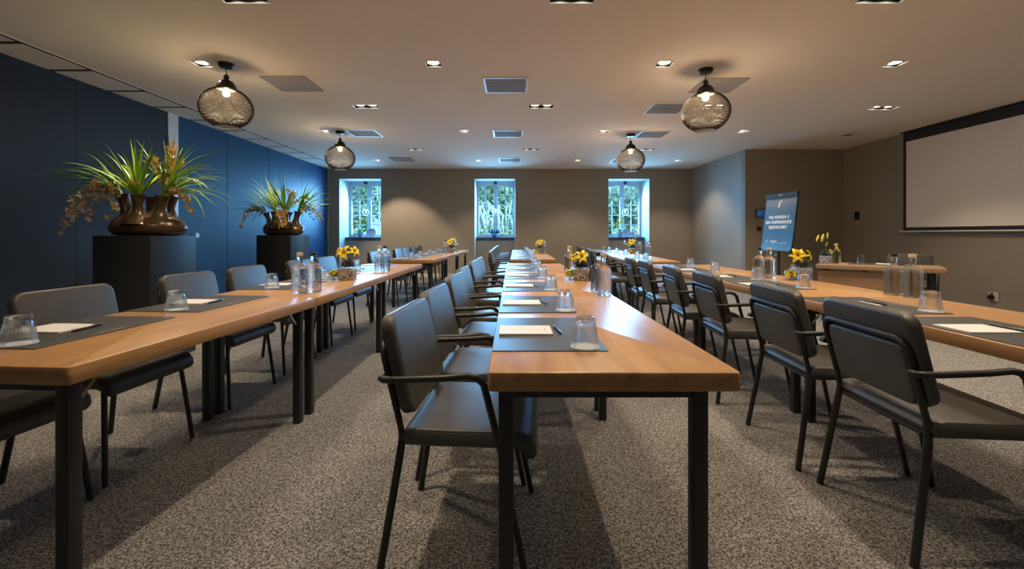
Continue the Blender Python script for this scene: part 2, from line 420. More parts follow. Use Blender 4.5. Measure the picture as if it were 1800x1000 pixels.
# back wall with three deep niches
NW = [(-4.64, -3.51), (-1.01, .092), (2.58, 3.69)]
NT = 2.64
m = MB()
m.bbox(XL, NW[0][0], YB, YB+.9, 0, CEIL+.2)
m.bbox(NW[0][1], NW[1][0], YB, YB+.9, 0, CEIL+.2)
m.bbox(NW[1][1], NW[2][0], YB, YB+.9, 0, CEIL+.2)
m.bbox(NW[2][1], XP+.2, YB, YB+.9, 0, CEIL+.2)
for a, b in NW:
    m.bbox(a, b, YB, YB+.9, NT, CEIL+.2)
struct(m.build('wall_back', 'taupe'))
DP = .42; DWN = .75
for i, (a, b) in enumerate(NW):
    w = thing('window_%d' % (i+1), None, None, ((a+b)/2, YB+DWN, 1.065)); struct(w)
    W = b-a; H = NT-1.065
    # plastered reveal and parapet
    q = MB(); q.bbox(-W/2, -W/2+.008, -DWN+.002, .1, -1.065, H-.008); q.bbox(W/2-.008, W/2, -DWN+.002, .1, -1.065, H-.008); q.bbox(-W/2, W/2, -DWN+.002, .1, H-.008, H)
    q.build('window_reveal', 'reveal', w)
    MB().bbox(-W/2+.008, W/2-.008, -DWN+DP, .12, -1.065, -.07).build('window_parapet', 'taupe', w)
    MB().bbox(-W/2+.008, W/2-.008, -DWN+DP-.03, .05, -.07, 0).build('window_sill', 'sill', w)
    fr = MB(); e = .07
    fr.bbox(-W/2+.008, -W/2+e, -.03, .05, 0, H-.008); fr.bbox(W/2-e, W/2-.008, -.03, .05, 0, H-.008)
    fr.bbox(-W/2+e, W/2-e, -.03, .05, 0, .075); fr.bbox(-.058, .058, -.035, .05, .075, H-.10)
    fr.box((0, -.045, H*.5), (.035, .03, H*.8)); fr.box((.0, -.06, .52), (.02, .03, .14))
    # arched head board
    n = 16; top = H-.008; f_, b_ = [], []
    und = [(-W/2+e + (W-2*e)*j/n) for j in range(n+1)]
    pts = [(x, H-.10 - .09*(x/(W/2))**2) for x in und]
    fr.rings([[(x, -.03, z), (x, -.03, top), (x, .05, top), (x, .05, z)] for x, z in pts])
    fr.build('window_frame', 'winframe', w)
    mt = MB(); z0, z1 = .075, H-.10
    for sx in (-1, 1):
        xc = sx*(.058 + (W/2-e-.058)/2); mt.bbox(xc-.011, xc+.011, -.012, .02, z0, z1-.01)
        for r in range(1, 5):
            zz = z0 + (z1-z0)*r/5; xa, xb = sx*.058, sx*(W/2-e)
            mt.bbox(min(xa, xb), max(xa, xb), -.012, .02, zz-.011, zz+.011)
    mt.build('window_muntins', 'winframe', w)
    MB().bbox(-W/2+e, W/2-e, .0, .006, .075, H-.09).build('window_glass', 'pane', w)

# projecting wall, alcove wall, right wall, rear wall
struct(MB().bbox(XP, XP+.15, YP+.001, YB, 0, CEIL).build('wall_projection', 'taupe'))
struct(MB().bbox(XP, XR+.1, YP, YP+.15, 0, CEIL).build('wall_alcove', 'taupe'))
struct(MB().bbox(XR, XR+.15, YR, YP, 0, CEIL+.2).build('wall_right', 'taupe'))
struct(MB().bbox(XL-.1, XR+.15, YR-.15, YR, 0, CEIL+.2).build('wall_rear', 'taupe'))
def base(n, x0, x1, y0, y1): struct(MB().bbox(x0, x1, y0, y1, 0, .10).build('baseboard_'+n, 'baseboard'))
base('right', XR-.015, XR, YR, YP); base('alcove', XP, XR-.015, YP-.015, YP); base('projection', XP-.015, XP, YP-.015, YB)
for i, (a, b) in enumerate([(XL, NW[0][0]), (NW[0][1], NW[1][0]), (NW[1][1], NW[2][0]), (NW[2][1], XP-.015)]):
    base('back_%d' % (i+1), a, b, YB-.015, YB)

# ------------------------------------------------------------------ ceiling lights and panels
ORD = ['first', 'second', 'third', 'fourth', 'fifth', 'sixth', 'seventh', 'eighth', 'ninth', 'tenth']
WARM = (1.0, 0.80, 0.57)
def spot(name, parent, loc, power, size=1.9, blend=.55, rot=(0, 0, 0), rad=.03):
    l = bpy.data.lights.new(name, 'SPOT'); l.energy = power; l.color = WARM; l.spot_size = size; l.spot_blend = blend; l.shadow_soft_size = rad
    o = bpy.data.objects.new(name, l); COL.objects.link(o); o.parent = parent; o.location = loc; o.rotation_euler = rot
    return o
def downlight(name, label, loc, heads, group):
    t = thing(name, label, 'ceiling light', loc, 0, group)
    hw, hd = (DW, DH) if heads == 2 else (SW, SW)
    q = MB()
    z = .16
    q.bbox(-hw, hw, -hd, -hd+.004, 0, z); q.bbox(-hw, hw, hd-.004, hd, 0, z); q.bbox(-hw, -hw+.004, -hd, hd, 0, z); q.bbox(hw-.004, hw, -hd, hd, 0, z)
    q.bbox(-hw, hw, -hd, hd, z-.004, z)
    if heads == 2: q.bbox(-.006, .006, -hd, hd, .015, z)
    q.build('housing', 'housing', t, smooth=False)
    q = MB(); e = .008
    q.bbox(-hw-e, hw+e, -hd-e, -hd, -.004, .0); q.bbox(-hw-e, hw+e, hd, hd+e, -.004, .0); q.bbox(-hw-e, -hw, -hd, hd, -.004, .0); q.bbox(hw, hw+e, -hd, hd, -.004, .0)
    q.build('trim_frame', 'trimwhite', t, smooth=False)
    for x in ((-.083, .083) if heads == 2 else (0,)):
        g = MB(); g.lathe([(.060, .012), (.067, .012), (.067, .085), (.055, .085), (.055, .02), (.060, .012)], 28, (x, 0, 0))
        rg = g.build('gimbal_ring', 'trimwhite' if heads == 1 else 'housing', t)
        l = MB(); l.lathe([(.001, .018), (.03, .019), (.0545, .024), (.0545, .08), (.001, .08)], 24, (x, 0, 0))
        l.build('lamp_lens', 'halogen', t)
    return t
colw = ['first column from the blue wall', 'second column from the blue wall', 'third column from the blue wall', 'column nearest the screen']
roww = {1.53: 'above the camera', 4.45: 'beside the nearer globe lamps', 7.37: 'beside the farther globe lamps', 10.26: 'nearest the windows'}
SPW = 84
p1 = freeze(downlight('square_downlight', 'x', (0, 0, CEIL), 1, 'single square downlights'))
used = False
ci = 0
for i, (x, y) in enumerate(singles):
    unlit = (i == len(singles)-1)
    lab = 'unlit black square downlight in the ceiling near the alcove corner' if unlit else 'single square downlight %s, %s' % (roww[y], colw[i % 4])
    t = p1 if i == 0 else dup(p1, lab, (x, y, CEIL))
    t['label'] = lab; t.location = (x, y, CEIL)
    if unlit:
        for c in t.children:
            if c.name.startswith('lamp_lens'):
                c.data = c.data.copy(); c.data.materials[0] = M['unlit']
    else:
        if (i in (12,)):
            spot('spot_light', t, (0, 0, .012), SPW*2.2, 1.25, .5, rot=(math.radians(27), 0, math.radians(-18)))
        elif i == 4:
            spot('spot_light', t, (0, 0, .012), SPW*1.7, 1.3, .6, rot=(-.36, .13, 0))
        elif i == 8:
            spot('spot_light', t, (0, 0, .012), SPW*1.6, 1.3, .6, rot=(-.46, .2, 0))
        else:
            spot('spot_light', t, (0, 0, .012), SPW)
rowd = {3.2: 'at the top edge of view', 5.93: 'between nearer and farther globe lamps', 6.0: 'near the projection screen', 8.9: 'beyond the farther globe lamps'}
p2 = freeze(downlight('double_downlight', 'x', (0, 0, CEIL), 2, 'double downlights'))
cold = {-2.0: 'left column', .45: 'middle column', .4: 'middle column', .38: 'middle column', 2.76: 'right column', 2.78: 'right column', 2.79: 'right column', 5.15: 'screen side column'}
for i, (x, y) in enumerate(doubles):
    lab = 'twin downlight %s, %s' % (rowd[y], cold[x])
    t = p2 if i == 0 else dup(p2, lab, (x, y, CEIL))
    t['label'] = lab; t.location = (x, y, CEIL)
    spot('spot_light', t, (-.083, 0, .012), SPW*.5); spot('spot_light', t, (.083, 0, .012), SPW*.5)

def vent(name, label, x, y, framed, cat, group):
    t = thing(name, label, cat, (x, y, CEIL), 0, group)
    if framed:
        q = MB(); s, e = .255, .022
        q.bbox(-s, s, -s, -s+e, -.008, 0); q.bbox(-s, s, s-e, s, -.008, 0); q.bbox(-s, -s+e, -s+e, s-e, -.008, 0); q.bbox(s-e, s, -s+e, s-e, -.008, 0)
        q.build('frame', 'trimwhite', t, smooth=False)
        q = MB(); q.bbox(-s+e, s-e, -s+e, s-e, -.004, 0)
        for k in range(14): q.bbox(-s+e, s-e, -s+e+.016+k*.033, -s+e+.024+k*.033, -.007, -.004)
        q.build('grille', 'grille', t, smooth=False)
    else:
        MB().bbox(-.25, .25, -.25, .25, -.012, 0).build('panel', 'ventpanel', t, smooth=False)
    return t
G = 'framed ceiling vents'
for lab, x, y in [('framed square ceiling vent in the centre column, closest to the camera', -.07, 5.09), ('framed square ceiling vent in the centre column, second from the camera', -.07, 7.54), ('framed square ceiling vent in the centre column, nearest the middle window', -.05, 10.2),
                  ('framed square ceiling vent just right of the far left globe lamp', -2.56, 7.5), ('framed square ceiling vent beside the far right globe lamp', 2.46, 7.6), ('framed square ceiling vent behind the far right globe lamp', 2.62, 10.3), ('framed pale ceiling vent half hidden behind the near right globe lamp', 2.15, 6.02)]:
    vent('ceiling_vent', lab, x, y, True, 'vent', G)
for lab, x, y in [('plain grey square ceiling panel right of the near left globe lamp', -2.55, 5.03), ('plain grey ceiling panel behind the near right globe lamp canopy', 2.42, 5.09), ('plain grey ceiling panel above the wall between left and middle windows', -2.57, 10.1)]:
    vent('ceiling_panel', lab, x, y, False, 'ceiling panel', 'plain ceiling panels')
for lab, px, py in [('tiny round ceiling sensor left of the near right globe lamp', 1115, 158), ('tiny round ceiling sensor by the centre double downlight', 1017, 188), ('small round smoke detector on the ceiling before the window wall', 1010, 272)]:
    p = at(px, py, CEIL); big = 'smoke' in lab
    q = MB(); r = .05 if big else .018
    q.lathe([(.001, -.03 if big else -.012), (r*.7, -.028 if big else -.011), (r, -.01 if big else -.005), (r, 0)], 16, caps=(False, True)); o = q.build('smoke_detector' if big else 'ceiling_sensor', 'trimwhite'); o.location = p; tag(o, lab, 'sensor')

# ------------------------------------------------------------------ woven globe pendants
def pendant():
    t = thing('globe_pendant_lamp', 'x', 'pendant lamp', (0, 0, 0), 0, 'woven globe pendant lamps')
    q = MB(); q.lathe([(.001, 0), (.075, 0), (.075, -.018), (.06, -.04), (.02, -.045), (.001, -.045)], 28); q.build('canopy', 'lampmetal', t)
    q = MB(); q.tube([(0, 0, -.04), (0, 0, -.13)], .004, 6); q.build('cord', 'lampmetal', t)
    q = MB(); q.lathe([(.001, -.112), (.016, -.114), (.026, -.128), (.027, -.148), (.018, -.160), (.034, -.168), (.066, -.190), (.086, -.222), (.095, -.262), (.091, -.263), (.082, -.225), (.062, -.196), (.02, -.178), (.001, -.176)], 28)
    cap = q.build('dome_cap', 'lampmetal', t)
    q = MB(); q.lathe([(.02, -.181), (.060, -.199), (.079, -.227), (.0895, -.263), (.083, -.264), (.074, -.23), (.053, -.204), (.02, -.186)], 28); q.build('cap_lining', 'lampinner', cap)
    rx, rz, zc = .243, .210, -.455
    q = MB(); N = 84
    for d in (-1, 1):
        for k in range(N):
            pts = []
            for i in range(19):
                ph = .40 + (2.70-.40)*i/18; az = 2*PI*k/N + d*(i/18)*1.25
                pts.append((rx*math.sin(ph)*math.cos(az), rx*math.sin(ph)*math.sin(az), zc + rz*math.cos(ph)))
            q.tube(pts, .0027, 3, False)
    q.build('lattice_shade', 'lattice', t)
    r = rx*math.sin(2.70); z = zc + rz*math.cos(2.70)
    q = MB(); q.lathe([(r-.008, z-.006), (r+.004, z-.006), (r+.006, z+.006), (r-.006, z+.008), (r-.008, z-.006)], 36); q.build('bottom_ring', 'lattice', t)
    q = MB(); q.lathe([(.001, z-.001), (r-.012, z-.001), (r-.012, z+.002), (.001, z+.002)], 36); q.build('diffuser_disc', 'lampinner', t)
    b = MB(); b.lathe([(.001, -.338), (.02, -.334), (.034, -.318), (.036, -.30), (.026, -.275), (.015, -.26), (.015, -.21)], 18); bo = b.build('bulb', 'bulb', t)
    return t
PL = Proto(pendant())
PB = 14
for lab, x, y in [('woven dark globe pendant above the left side, nearer to the camera', -2.94, 4.45), ('woven dark globe pendant above the left side, farther by the window wall', -2.93, 7.37),
                  ('woven dark globe pendant above the right side, nearer to the camera', 2.06, 4.6), ('woven dark globe pendant above the right side, farther by the window wall', 2.08, 7.58),
                  ('woven dark globe pendant added unseen overhead on the left, to light the ceiling', -2.94, 1.55), ('woven dark globe pendant added unseen overhead on the right, to light the ceiling', 2.04, 1.6)]:  # overhead pair is out of view, added to brighten the front ceiling
    t = PL.put(lab, (x, y, CEIL))
    l = bpy.data.lights.new('bulb_light', 'POINT'); l.energy = PB; l.color = (1, .76, .48); l.shadow_soft_size = .045
    o = bpy.data.objects.new('bulb_light', l); COL.objects.link(o); o.parent = t; o.location = (0, 0, -.395)

# ------------------------------------------------------------------ tables
def table(label, x0, x1, y0, y1, inL=.03, inR=.075, group='oak conference tables'):
    t = thing('conference_table', label, 'table', ((x0+x1)/2, (y0+y1)/2, 0), 0, group)
    w, l = x1-x0, y1-y0; T = .056
    q = MB(); q.rpad(w, l, T, .014, .005, Matrix.Translation((0, 0, ZT-T)), n=4, k=2); q.build('tabletop', 'wood', t)
    s = .045; xa, xb = -w/2+inL+s/2, w/2-inR-s/2; yy = l/2-.045-s/2
    for sy in (-1, 1):
        for x in (xa, xb):
            q = MB(); q.rpad(s, s, ZT-T, .004, .002, Matrix.Translation((x, sy*yy, 0)), n=2, k=1)
            lg = q.build('leg', 'metal', t)
            q = MB()
            if sy < 0 or True:
                a = Vector((x+s/2*(1 if x > 0 else -1)*.0, sy*(yy-s/2), ZT-T-.09)); b = Vector((a.x, sy*(yy-s/2-.07), ZT-T-.012))
                q.tube([a, b], .006, 4); q.build('hinge_bracket', 'chrome', lg)
        q = MB(); q.bbox(xa+s/2, xb-s/2, sy*yy-.015, sy*yy+.015, ZT-T-.035, ZT-T); q.build('apron', 'metal', t, smooth=False)
    return t
# rows: (left x, right x, list of y breaks)
EW = ['nearest', 'second nearest', 'third nearest', 'fourth nearest', 'fifth nearest', 'sixth nearest']
ROWS = {   # front left x, front right x, y breaks, (slope of the edge up to this y)
 'middle': dict(x1=.658, ys=[1.235, 2.75, 4.07, 5.88], sl=[0, 0, 0]),
 'left': dict(x1=-1.317, ys=[1.283, 2.70, 4.27, 5.80], sl=[.068, 0.003, .01]),
 'right': dict(x1=2.585, ys=[1.20, 2.72, 4.22, 5.66], sl=[0, 0, 0]),
 'far middle': dict(x1=.70, ys=[6.85, 8.23, 9.61, 10.98], sl=[.01, .01, .01]),
 'far left': dict(x1=-1.21, ys=[6.72, 8.13, 9.54, 10.95], sl=[.026, .026, .026]),
 'far right': dict(x1=2.45, ys=[6.27, 7.82, 9.37, 10.92], sl=[.05, .05, .05]),
}
def tw(k): return .81 if k == 'right' else .728      # table depth
def edge(k, y):
    'right table edge x and slope at depth y'
    r = ROWS[k]; x = r['x1']
    for i, s_ in enumerate(r['sl']):
        y0, y1 = r['ys'][i], r['ys'][i+1]
        if y <= y1 or i == 2: return x + s_*(y-y0), s_
        x += s_*(y1-y0)
LW = {'middle': 'middle row', 'left': 'left row', 'right': 'right row', 'far middle': 'far middle row', 'far left': 'far left row', 'far right': 'far right row'}
for k, r in ROWS.items():
    for i in range(3):
        ya, yb = r['ys'][i], r['ys'][i+1]; x1 = edge(k, ya+.0001)[0] if i == 0 else edge(k, ya+.001)[0]; s_ = r['sl'][i]
        rz = -math.atan(s_)
        inn = (.05, .055) if 'left' in k else (.03, .075)
        t = table('oak table on black steel legs, %s the camera in the %s' % (EW[i], LW[k]), x1-tw(k), x1, ya+.001, yb-.001, *inn)
        c, sn = math.cos(rz), math.sin(rz); lx, ly = -tw(k)/2, (yb-ya)/2
        t.location = (x1 + lx*c - ly*sn, ya + lx*sn + ly*c, 0); t.rotation_euler = (0, 0, rz)

# ------------------------------------------------------------------ chairs
def chair(arms):
    t = thing('conference_armchair' if arms else 'conference_chair', 'x', 'chair')
    # seat
    prof = [(-.222, .440), (-.234, .465), (-.222, .488), (-.19, .496), (-.05, .493), (.10, .495), (.165, .492), (.20, .478), (.222, .450), (.226, .422), (.214, .402), (.196, .405), (.178, .425), (.15, .437), (.0, .437), (-.15, .437)]
    cx = sum(p[0] for p in prof)/len(prof); cz = .46
    rings = []
    for y, sc_ in ((-.236, .90), (-.234, .95), (-.226, .985), (-.212, 1), (0, 1.0), (.212, 1), (.226, .985), (.234, .95), (.236, .90)):
        kx = 1 - (1-sc_)*.35
        rings.append([(cx+(x-cx)*kx, y, cz+(z-cz)*sc_) for x, z in prof])
    q = MB(); q.rings(rings); st = q.build('seat', 'leather', t, ang=50)
    for s in (-1, 1):
        q = MB(); q.tube([(-.215, s*.2345, .484), (-.05, s*.235, .483), (.12, s*.235, .484), (.19, s*.2345, .470)], .0018, 4); q.build('seat_piping', 'leather', st)
    # backrest: slab leaning back
    bx, bz, tx, tz = -.232, .525, -.314, .862
    d = Vector((tx-bx, 0, tz-bz)); L = d.length; d.normalize(); nrm = Vector((d.z, 0, -d.x))    # forward normal (+x)
    def frame(c, h):
        m3 = Matrix(((0, d.x, nrm.x), (1, 0, 0), (0, d.z, nrm.z)))
        return Matrix.Translation(c) @ m3.to_4x4()
    cen = Vector(((bx+tx)/2, 0, (bz+tz)/2))
    q = MB(); q.rpad(.475, L, .048, .055, .014, frame(cen, L), n=6, k=4); bk = q.build('backrest', 'leather', t, ang=50)
    # stitched welt round the front face
    q = MB(); pts = []
    for qd, (sx, sy) in enumerate(((1, 1), (-1, 1), (-1, -1), (1, -1))):
        for i in range(7):
            a = qd*PI/2+i*PI/12; pts.append(frame(cen, L) @ Vector((sx*(.2375-.06)+.048*math.cos(a), sy*(L/2-.06)+.048*math.sin(a), .0465)))
    pts.append(pts[0]); q.tube(pts, .0016, 4, False); q.build('welt', 'leather', bk)
    # lower rear panel
    q = MB(); c2 = Vector((bx, 0, bz)) + d*(.122) - nrm*.018
    q.rpad(.405, .228, .022, .04, .010, frame(c2, .2), n=5, k=3); q.build('back_panel', 'leather', bk, ang=50)
    # tubular frame
    r = .0115; hy = .222
    up = L*.775
    def onback(u, y): return Vector((bx, y, bz)) + d*u - nrm*.012
    side = [Vector((-.232, -hy, .45)), Vector((-.236, -hy, .49)), onback(0, -hy), onback(up-.06, -hy)]
    corner1 = [onback(up-.06+.05*math.sin(a), -hy+.05*(1-math.cos(a))) for a in (PI/8, PI/4, 3*PI/8, PI/2)]
    mid = [onback(up-.01, -.1), onback(up-.01, .1)]
    path = side + corner1 + mid + [Vector((p.x, -p.y, p.z)) for p in reversed(corner1)] + [Vector((p.x, -p.y, p.z)) for p in reversed(side)]
    q = MB(); q.tube(path, r, 8); q.build('back_frame', 'metal', t, ang=60)
    # legs
    for s in (-1, 1):
        q = MB(); q.tube([(-.302, s*.252, 0), (-.238, s*.228, .40), (-.232, s*hy, .452)], r+.002, 8); q.build('leg', 'metal', t, ang=60)
        if arms:
            q = MB(); q.tube([(.195, s*.262, 0), (.10, s*.252, .46)], r, 8); q.build('leg', 'metal', t, ang=60)
            a0 = onback(.15, s*hy)
            pp = [a0 + Vector((-.012, s*.004, -.004)), a0 + Vector((-.016, s*.026, -.004)), a0 + Vector((.0, s*.042, -.002)), a0 + Vector((.05, s*.046, 0)), Vector((-.08, s*.266, .676)), Vector((.0, s*.263, .684)), Vector((.03, s*.262, .678)), Vector((.052, s*.26, .655)), Vector((.10, s*.252, .46))]
            q = MB(); q.tube(pp, r+.0005, 8); q.build('armrest', 'metal', t, ang=60)
        else:
            q = MB(); q.tube([(.205, s*.245, 0), (.165, s*.212, .40), (.155, s*.205, .44)], r, 8); q.build('leg', 'metal', t, ang=60)
    q = MB(); q.tube([(-.228, -.2, .437), (-.228, .2, .437)], .010, 6)
    for s in (-1, 1): q.tube([(-.232, s*.21, .438), (.13, s*.21, .436)], .010, 6)
    q.tube([(.125, -.21, .436), (.125, .21, .436)], .010, 6)
    if arms:
        for s in (-1, 1): q.tube([(.105, s*.205, .436), (.103, s*.25, .445)], .009, 6)
    else:
        for s in (-1, 1): q.tube([(.13, s*.205, .436), (.155, s*.207, .436)], .009, 6)
    q.build('seat_frame', 'metal', t, ang=60)
    return t
PA, PC = Proto(chair(True)), Proto(chair(False))
CH = {
 'middle': (PA, -.12, [1.67, 2.25, 2.99, 3.62, 4.52, 5.10]),
 'far middle': (PA, -.08, [7.22, 7.84, 8.62, 9.22, 10.0, 10.6]),
 'left': (PC, -2.04, [1.64, 2.22, 3.08, 3.76, 4.70, 5.36]),
 'far left': (PC, -2.0, [7.10, 7.72, 8.55, 9.14, 9.95, 10.58]),
 'right': (PA, 1.70, [1.72, 2.33, 3.16, 3.83, 4.62, 5.20]),
 'far right': (PA, None, [6.65, 7.28, 8.21, 8.84, 9.77, 10.4]),
}
jit = random.Random(3)
YAW = {'middle': -.07, 'left': -.07, 'right': -.08, 'far middle': -.02, 'far left': -.03, 'far right': -.05}
for k, (P, x, ys) in CH.items():
    for i, y in enumerate(ys):
        if k == 'far right': x = edge(k, y)[0] - tw(k) - .05
        P.put('black leather %s, %s the camera in the %s' % ('armchair' if P is PA else 'armless chair', EW[i], LW[k]), (x + jit.uniform(-.01, .01), y, 0), YAW[k] + jit.uniform(-.02, .02), 'chairs of the %s' % LW[k])

# ------------------------------------------------------------------ place settings
def text_mesh(name, s, size, mat, parent, mtx, bold=0.0, align='CENTER', ext=.0004):
    cu = bpy.data.curves.new('t', 'FONT'); cu.body = s; cu.size = size; cu.align_x = align; cu.extrude = ext; cu.offset = bold; cu.resolution_u = 3
    o = bpy.data.objects.new('t', cu); COL.objects.link(o)
    dg = bpy.context.evaluated_depsgraph_get(); me = bpy.data.meshes.new_from_object(o.evaluated_get(dg))
    bpy.data.objects.remove(o); bpy.data.curves.remove(cu)
    me.name = name; me.materials.clear(); me.materials.append(M[mat])
    ob = bpy.data.objects.new(name, me); COL.objects.link(ob); ob.matrix_local = mtx
    if parent: ob.parent = parent; ob.matrix_local = mtx
    return ob
def desk_pad():
    t = thing('desk_pad', 'x', 'desk pad')
    q = MB(); q.rpad(.395, .575, .004, .008, .0015, n=3, k=1); q.build('pad_sheet', 'padm', t)
    text_mesh('printed_line', 'KASTEEL VAALSBROEK', .011, 'print', t, Matrix.Translation((.175, 0, .0042)) @ Matrix.Rotation(PI/2, 4, 'Z'))
    return t
def notepad():
    t = thing('notepad', 'x', 'notepad')
    q = MB(); q.rpad(.21, .155, .006, .001, .0004, n=1, k=1); q.build('paper_block', 'paper', t)
    text_mesh('printed_mark', 'Bilderberg', .008, 'print', t, Matrix.Translation((.082, .0, .0062)) @ Matrix.Rotation(PI/2, 4, 'Z'))
    return t
def pen():
    t = thing('pen', 'x', 'pen')
    q = MB(); q.tube([(0, -.066, .0055), (0, -.06, .0055), (0, -.045, .0055), (0, .05, .0055), (0, .068, .0055), (0, .072, .0055)], .005, 8, rads=[.001, .0035, .005, .0052, .0048, .003]); q.build('barrel', 'pen', t)
    q = MB(); q.box((0, .047, .0115), (.004, .045, .0015)); q.box((0, .066, .0105), (.004, .006, .004)); q.build('clip', 'chrome', t)
    return t
def tumbler():
    t = thing('tumbler', 'x', 'drinking glass')
    def mod(j, r, z): return 1 + (.035 if j % 2 else -.02) if (z < .066 and z > .006 and r > .03) else 1
    R0, R1, H = .047, .0345, .103
    outer = [(R0, 0), (R0+.001, .003), (R0-.001, .01), (.0437, .03), (.0410, .05), (.0392, .064), (.0382, .070), (.036, .090), (R1, .099), (R1-.004, H), (.012, H-.001), (.001, H-.002)]
    inner = [(.001, .080), (.02, .081), (.030, .084), (.0345, .078), (.0362, .066), (.0375, .05), (.0400, .03), (.0432, .008), (.0445, .001), (R0, 0)]
    q = MB(); q.lathe(outer, 60, mod=mod); q.lathe(inner, 60)
    bmesh.ops.remove_doubles(q.bm, verts=q.bm.verts, dist=.00001)
    q.build('glass_body', 'glass', t, ang=50)
    return t
PP, PN, PE, PT = Proto(desk_pad()), Proto(notepad()), Proto(pen()), Proto(tumbler())
q = MB(); q.lathe([(.001, 0), (.05, 0), (.05, .0012), (.001, .0012)], 28); co = q.build('coaster', 'doily'); tag(co, 'x', 'coaster'); PCo = Proto(co)
YS = {'middle': [1.743, 2.46, 3.28, 4.10, 4.92, 5.60], 'left': [1.78, 2.485, 3.36, 4.1, 4.9, 5.50], 'right': [1.77, 2.42, 3.37, 4.0, 4.77, 5.40],
      'far middle': [7.2, 7.9, 8.65, 9.35, 10.05, 10.65], 'far left': [7.05, 7.75, 8.45, 9.15, 9.85, 10.55], 'far right': [6.75, 7.4, 8.3, 9.2, 9.9, 10.6]}
GL = {'middle': [(1029, 610), (994, 545), (969, 509), (955, 488), (949, 475.5), (945.5, 467.5)],
      'left': [(33, 604), (302, 546), (478, 505), (563, 489), (627, 474), None],
      'right': [None, (1650, 547), (1425, 506), (1336, 491.5), (1260.5, 477.5), (1216, 470)],
      'far middle': [(937, 454), (933.5, 450.5), (930.5, 447.5), (928, 445.3), (926, 443.4), (924.5, 442)],
      'far left': [(723, 454), (739, 451), (756, 447.6), (768, 446), None, None],
      'far right': [(1145, 456), (1125, 452.5), (1102, 448), (1089, 444.5), (1071, 442), (1062, 440.4)]}
for k, ys in YS.items():
    r = ROWS[k]
    for i, y in enumerate(ys):
        xe, s_ = edge(k, y); rz = -math.atan(s_)
        x = xe - tw(k) + .1975 + .002
        if k == 'right': x += .012
        where = 'at the %s seat of the %s' % (EW[i], LW[k])
        G2 = ' of the ' + LW[k]
        PP.put('anthracite desk pad ' + where, (x, y, ZT), rz, 'desk pads' + G2)
        PN.put('white notepad on the desk pad ' + where, (x-.075, y+.01, ZT+.004), rz, 'notepads' + G2)
        PE.put('black pen right of the notepad ' + where, (x+.055, y+.005, ZT+.004), rz+.12, 'pens' + G2)
        g = GL[k][i]
        if g is None: p = Vector((x+.15, y-.1, ZT))
        else: p = at(g[0], g[1], ZT+.004)
        onpad = abs(p.x-x) < .197-.03 and abs(p.y-y) < .285-.03
        zz = ZT + .004
        # keep the glass on its pad
        p.x = min(p.x, x+.1975-.052); p.y = max(min(p.y, y+.23), y-.235)
        PCo.put('round white paper coaster ' + where, (p.x, p.y, zz), 0, 'coasters' + G2)
        PT.put('upturned ribbed tumbler ' + where, (p.x, p.y, zz+.0012), jit.uniform(0, 6), 'tumblers' + G2)

# ------------------------------------------------------------------ bottles, vases, flowers
def bottle(cork):
    t = thing('water_bottle', 'x', 'bottle')
    prof = [(.001, .003), (.030, .001), (.046, .0), (.0505, .004), (.052, .012), (.052, .150), (.0505, .166), (.044, .180), (.032, .190), (.021, .197), (.0172, .205), (.0168, .236), (.0195, .238), (.0195, .247), (.0165, .249), (.001, .249)]
    q = MB(); q.lathe(prof, 36); q.build('glass_body', 'bottle', t, ang=60)
    q = MB(); q.lathe([(.001, .2495), (.0185, .2495), (.0195, .252), (.0195, .270), (.018, .2725), (.001, .2725)], 20); q.build('stopper', cork, t)
    return t
PBw, PBb = Proto(bottle('cork_white')), Proto(bottle('cork_black'))
for px, py, w, lab in [
    (1072, 519, 1, 'nearest water bottle with beige stopper at the right edge of the middle row'), (1061, 513, 0, 'water bottle with dark stopper tucked behind the beige stoppered one on the middle row'),
    (1008, 479, 1, 'water bottle behind the black and white flower vase on the middle row'),
    (527, 515, 1, 'water bottle with beige stopper by the first table joint of the left row'), (551, 513, 0, 'water bottle with black stopper by the first table joint of the left row'),
    (667, 477.5, 1, 'water bottle with beige stopper by the second table joint of the left row'), (677, 476.5, 0, 'water bottle with dark stopper by the second table joint of the left row'),
    (1571, 518, 0, 'water bottle with black stopper beside the tumbler in the right row foreground'), (1604, 522.5, 1, 'water bottle with white stopper beside the tumbler in the right row foreground'),
    (1335, 487, 0, 'water bottle with black stopper in front of the flip chart on the right row'), (1352, 489, 1, 'water bottle with pale stopper in front of the flip chart on the right row'),
    (957, 446.5, 1, 'water bottle with clear neck beside the flowers on the far middle row'),
    (783, 446.5, 0, 'water bottle left of the yellow flowers on the far left row'), (802, 443.2, 1, 'water bottle right of the yellow flowers on the far left row'),
    (1102, 442.5, 1, 'water bottle left of the yellow flowers on the far right row'), (1137, 447.5, 0, 'water bottle with dark stopper right of the flowers on the far right row'), (1143.5, 450.5, 1, 'water bottle with beige stopper right of the flowers on the far right row')]:
    p = at(px, py, ZT)
    kk = ('far ' if 'far ' in lab else '') + ('left' if px < 850 else 'middle' if px < 1090 else 'right')
    xe = edge(kk, p.y)[0]; p.x = min(p.x, xe-.065); p.x = max(p.x, xe-tw(kk)+.065)
    (PBw if w else PBb).put(lab, p, jit.uniform(0, 6), 'water bottles on the tables')

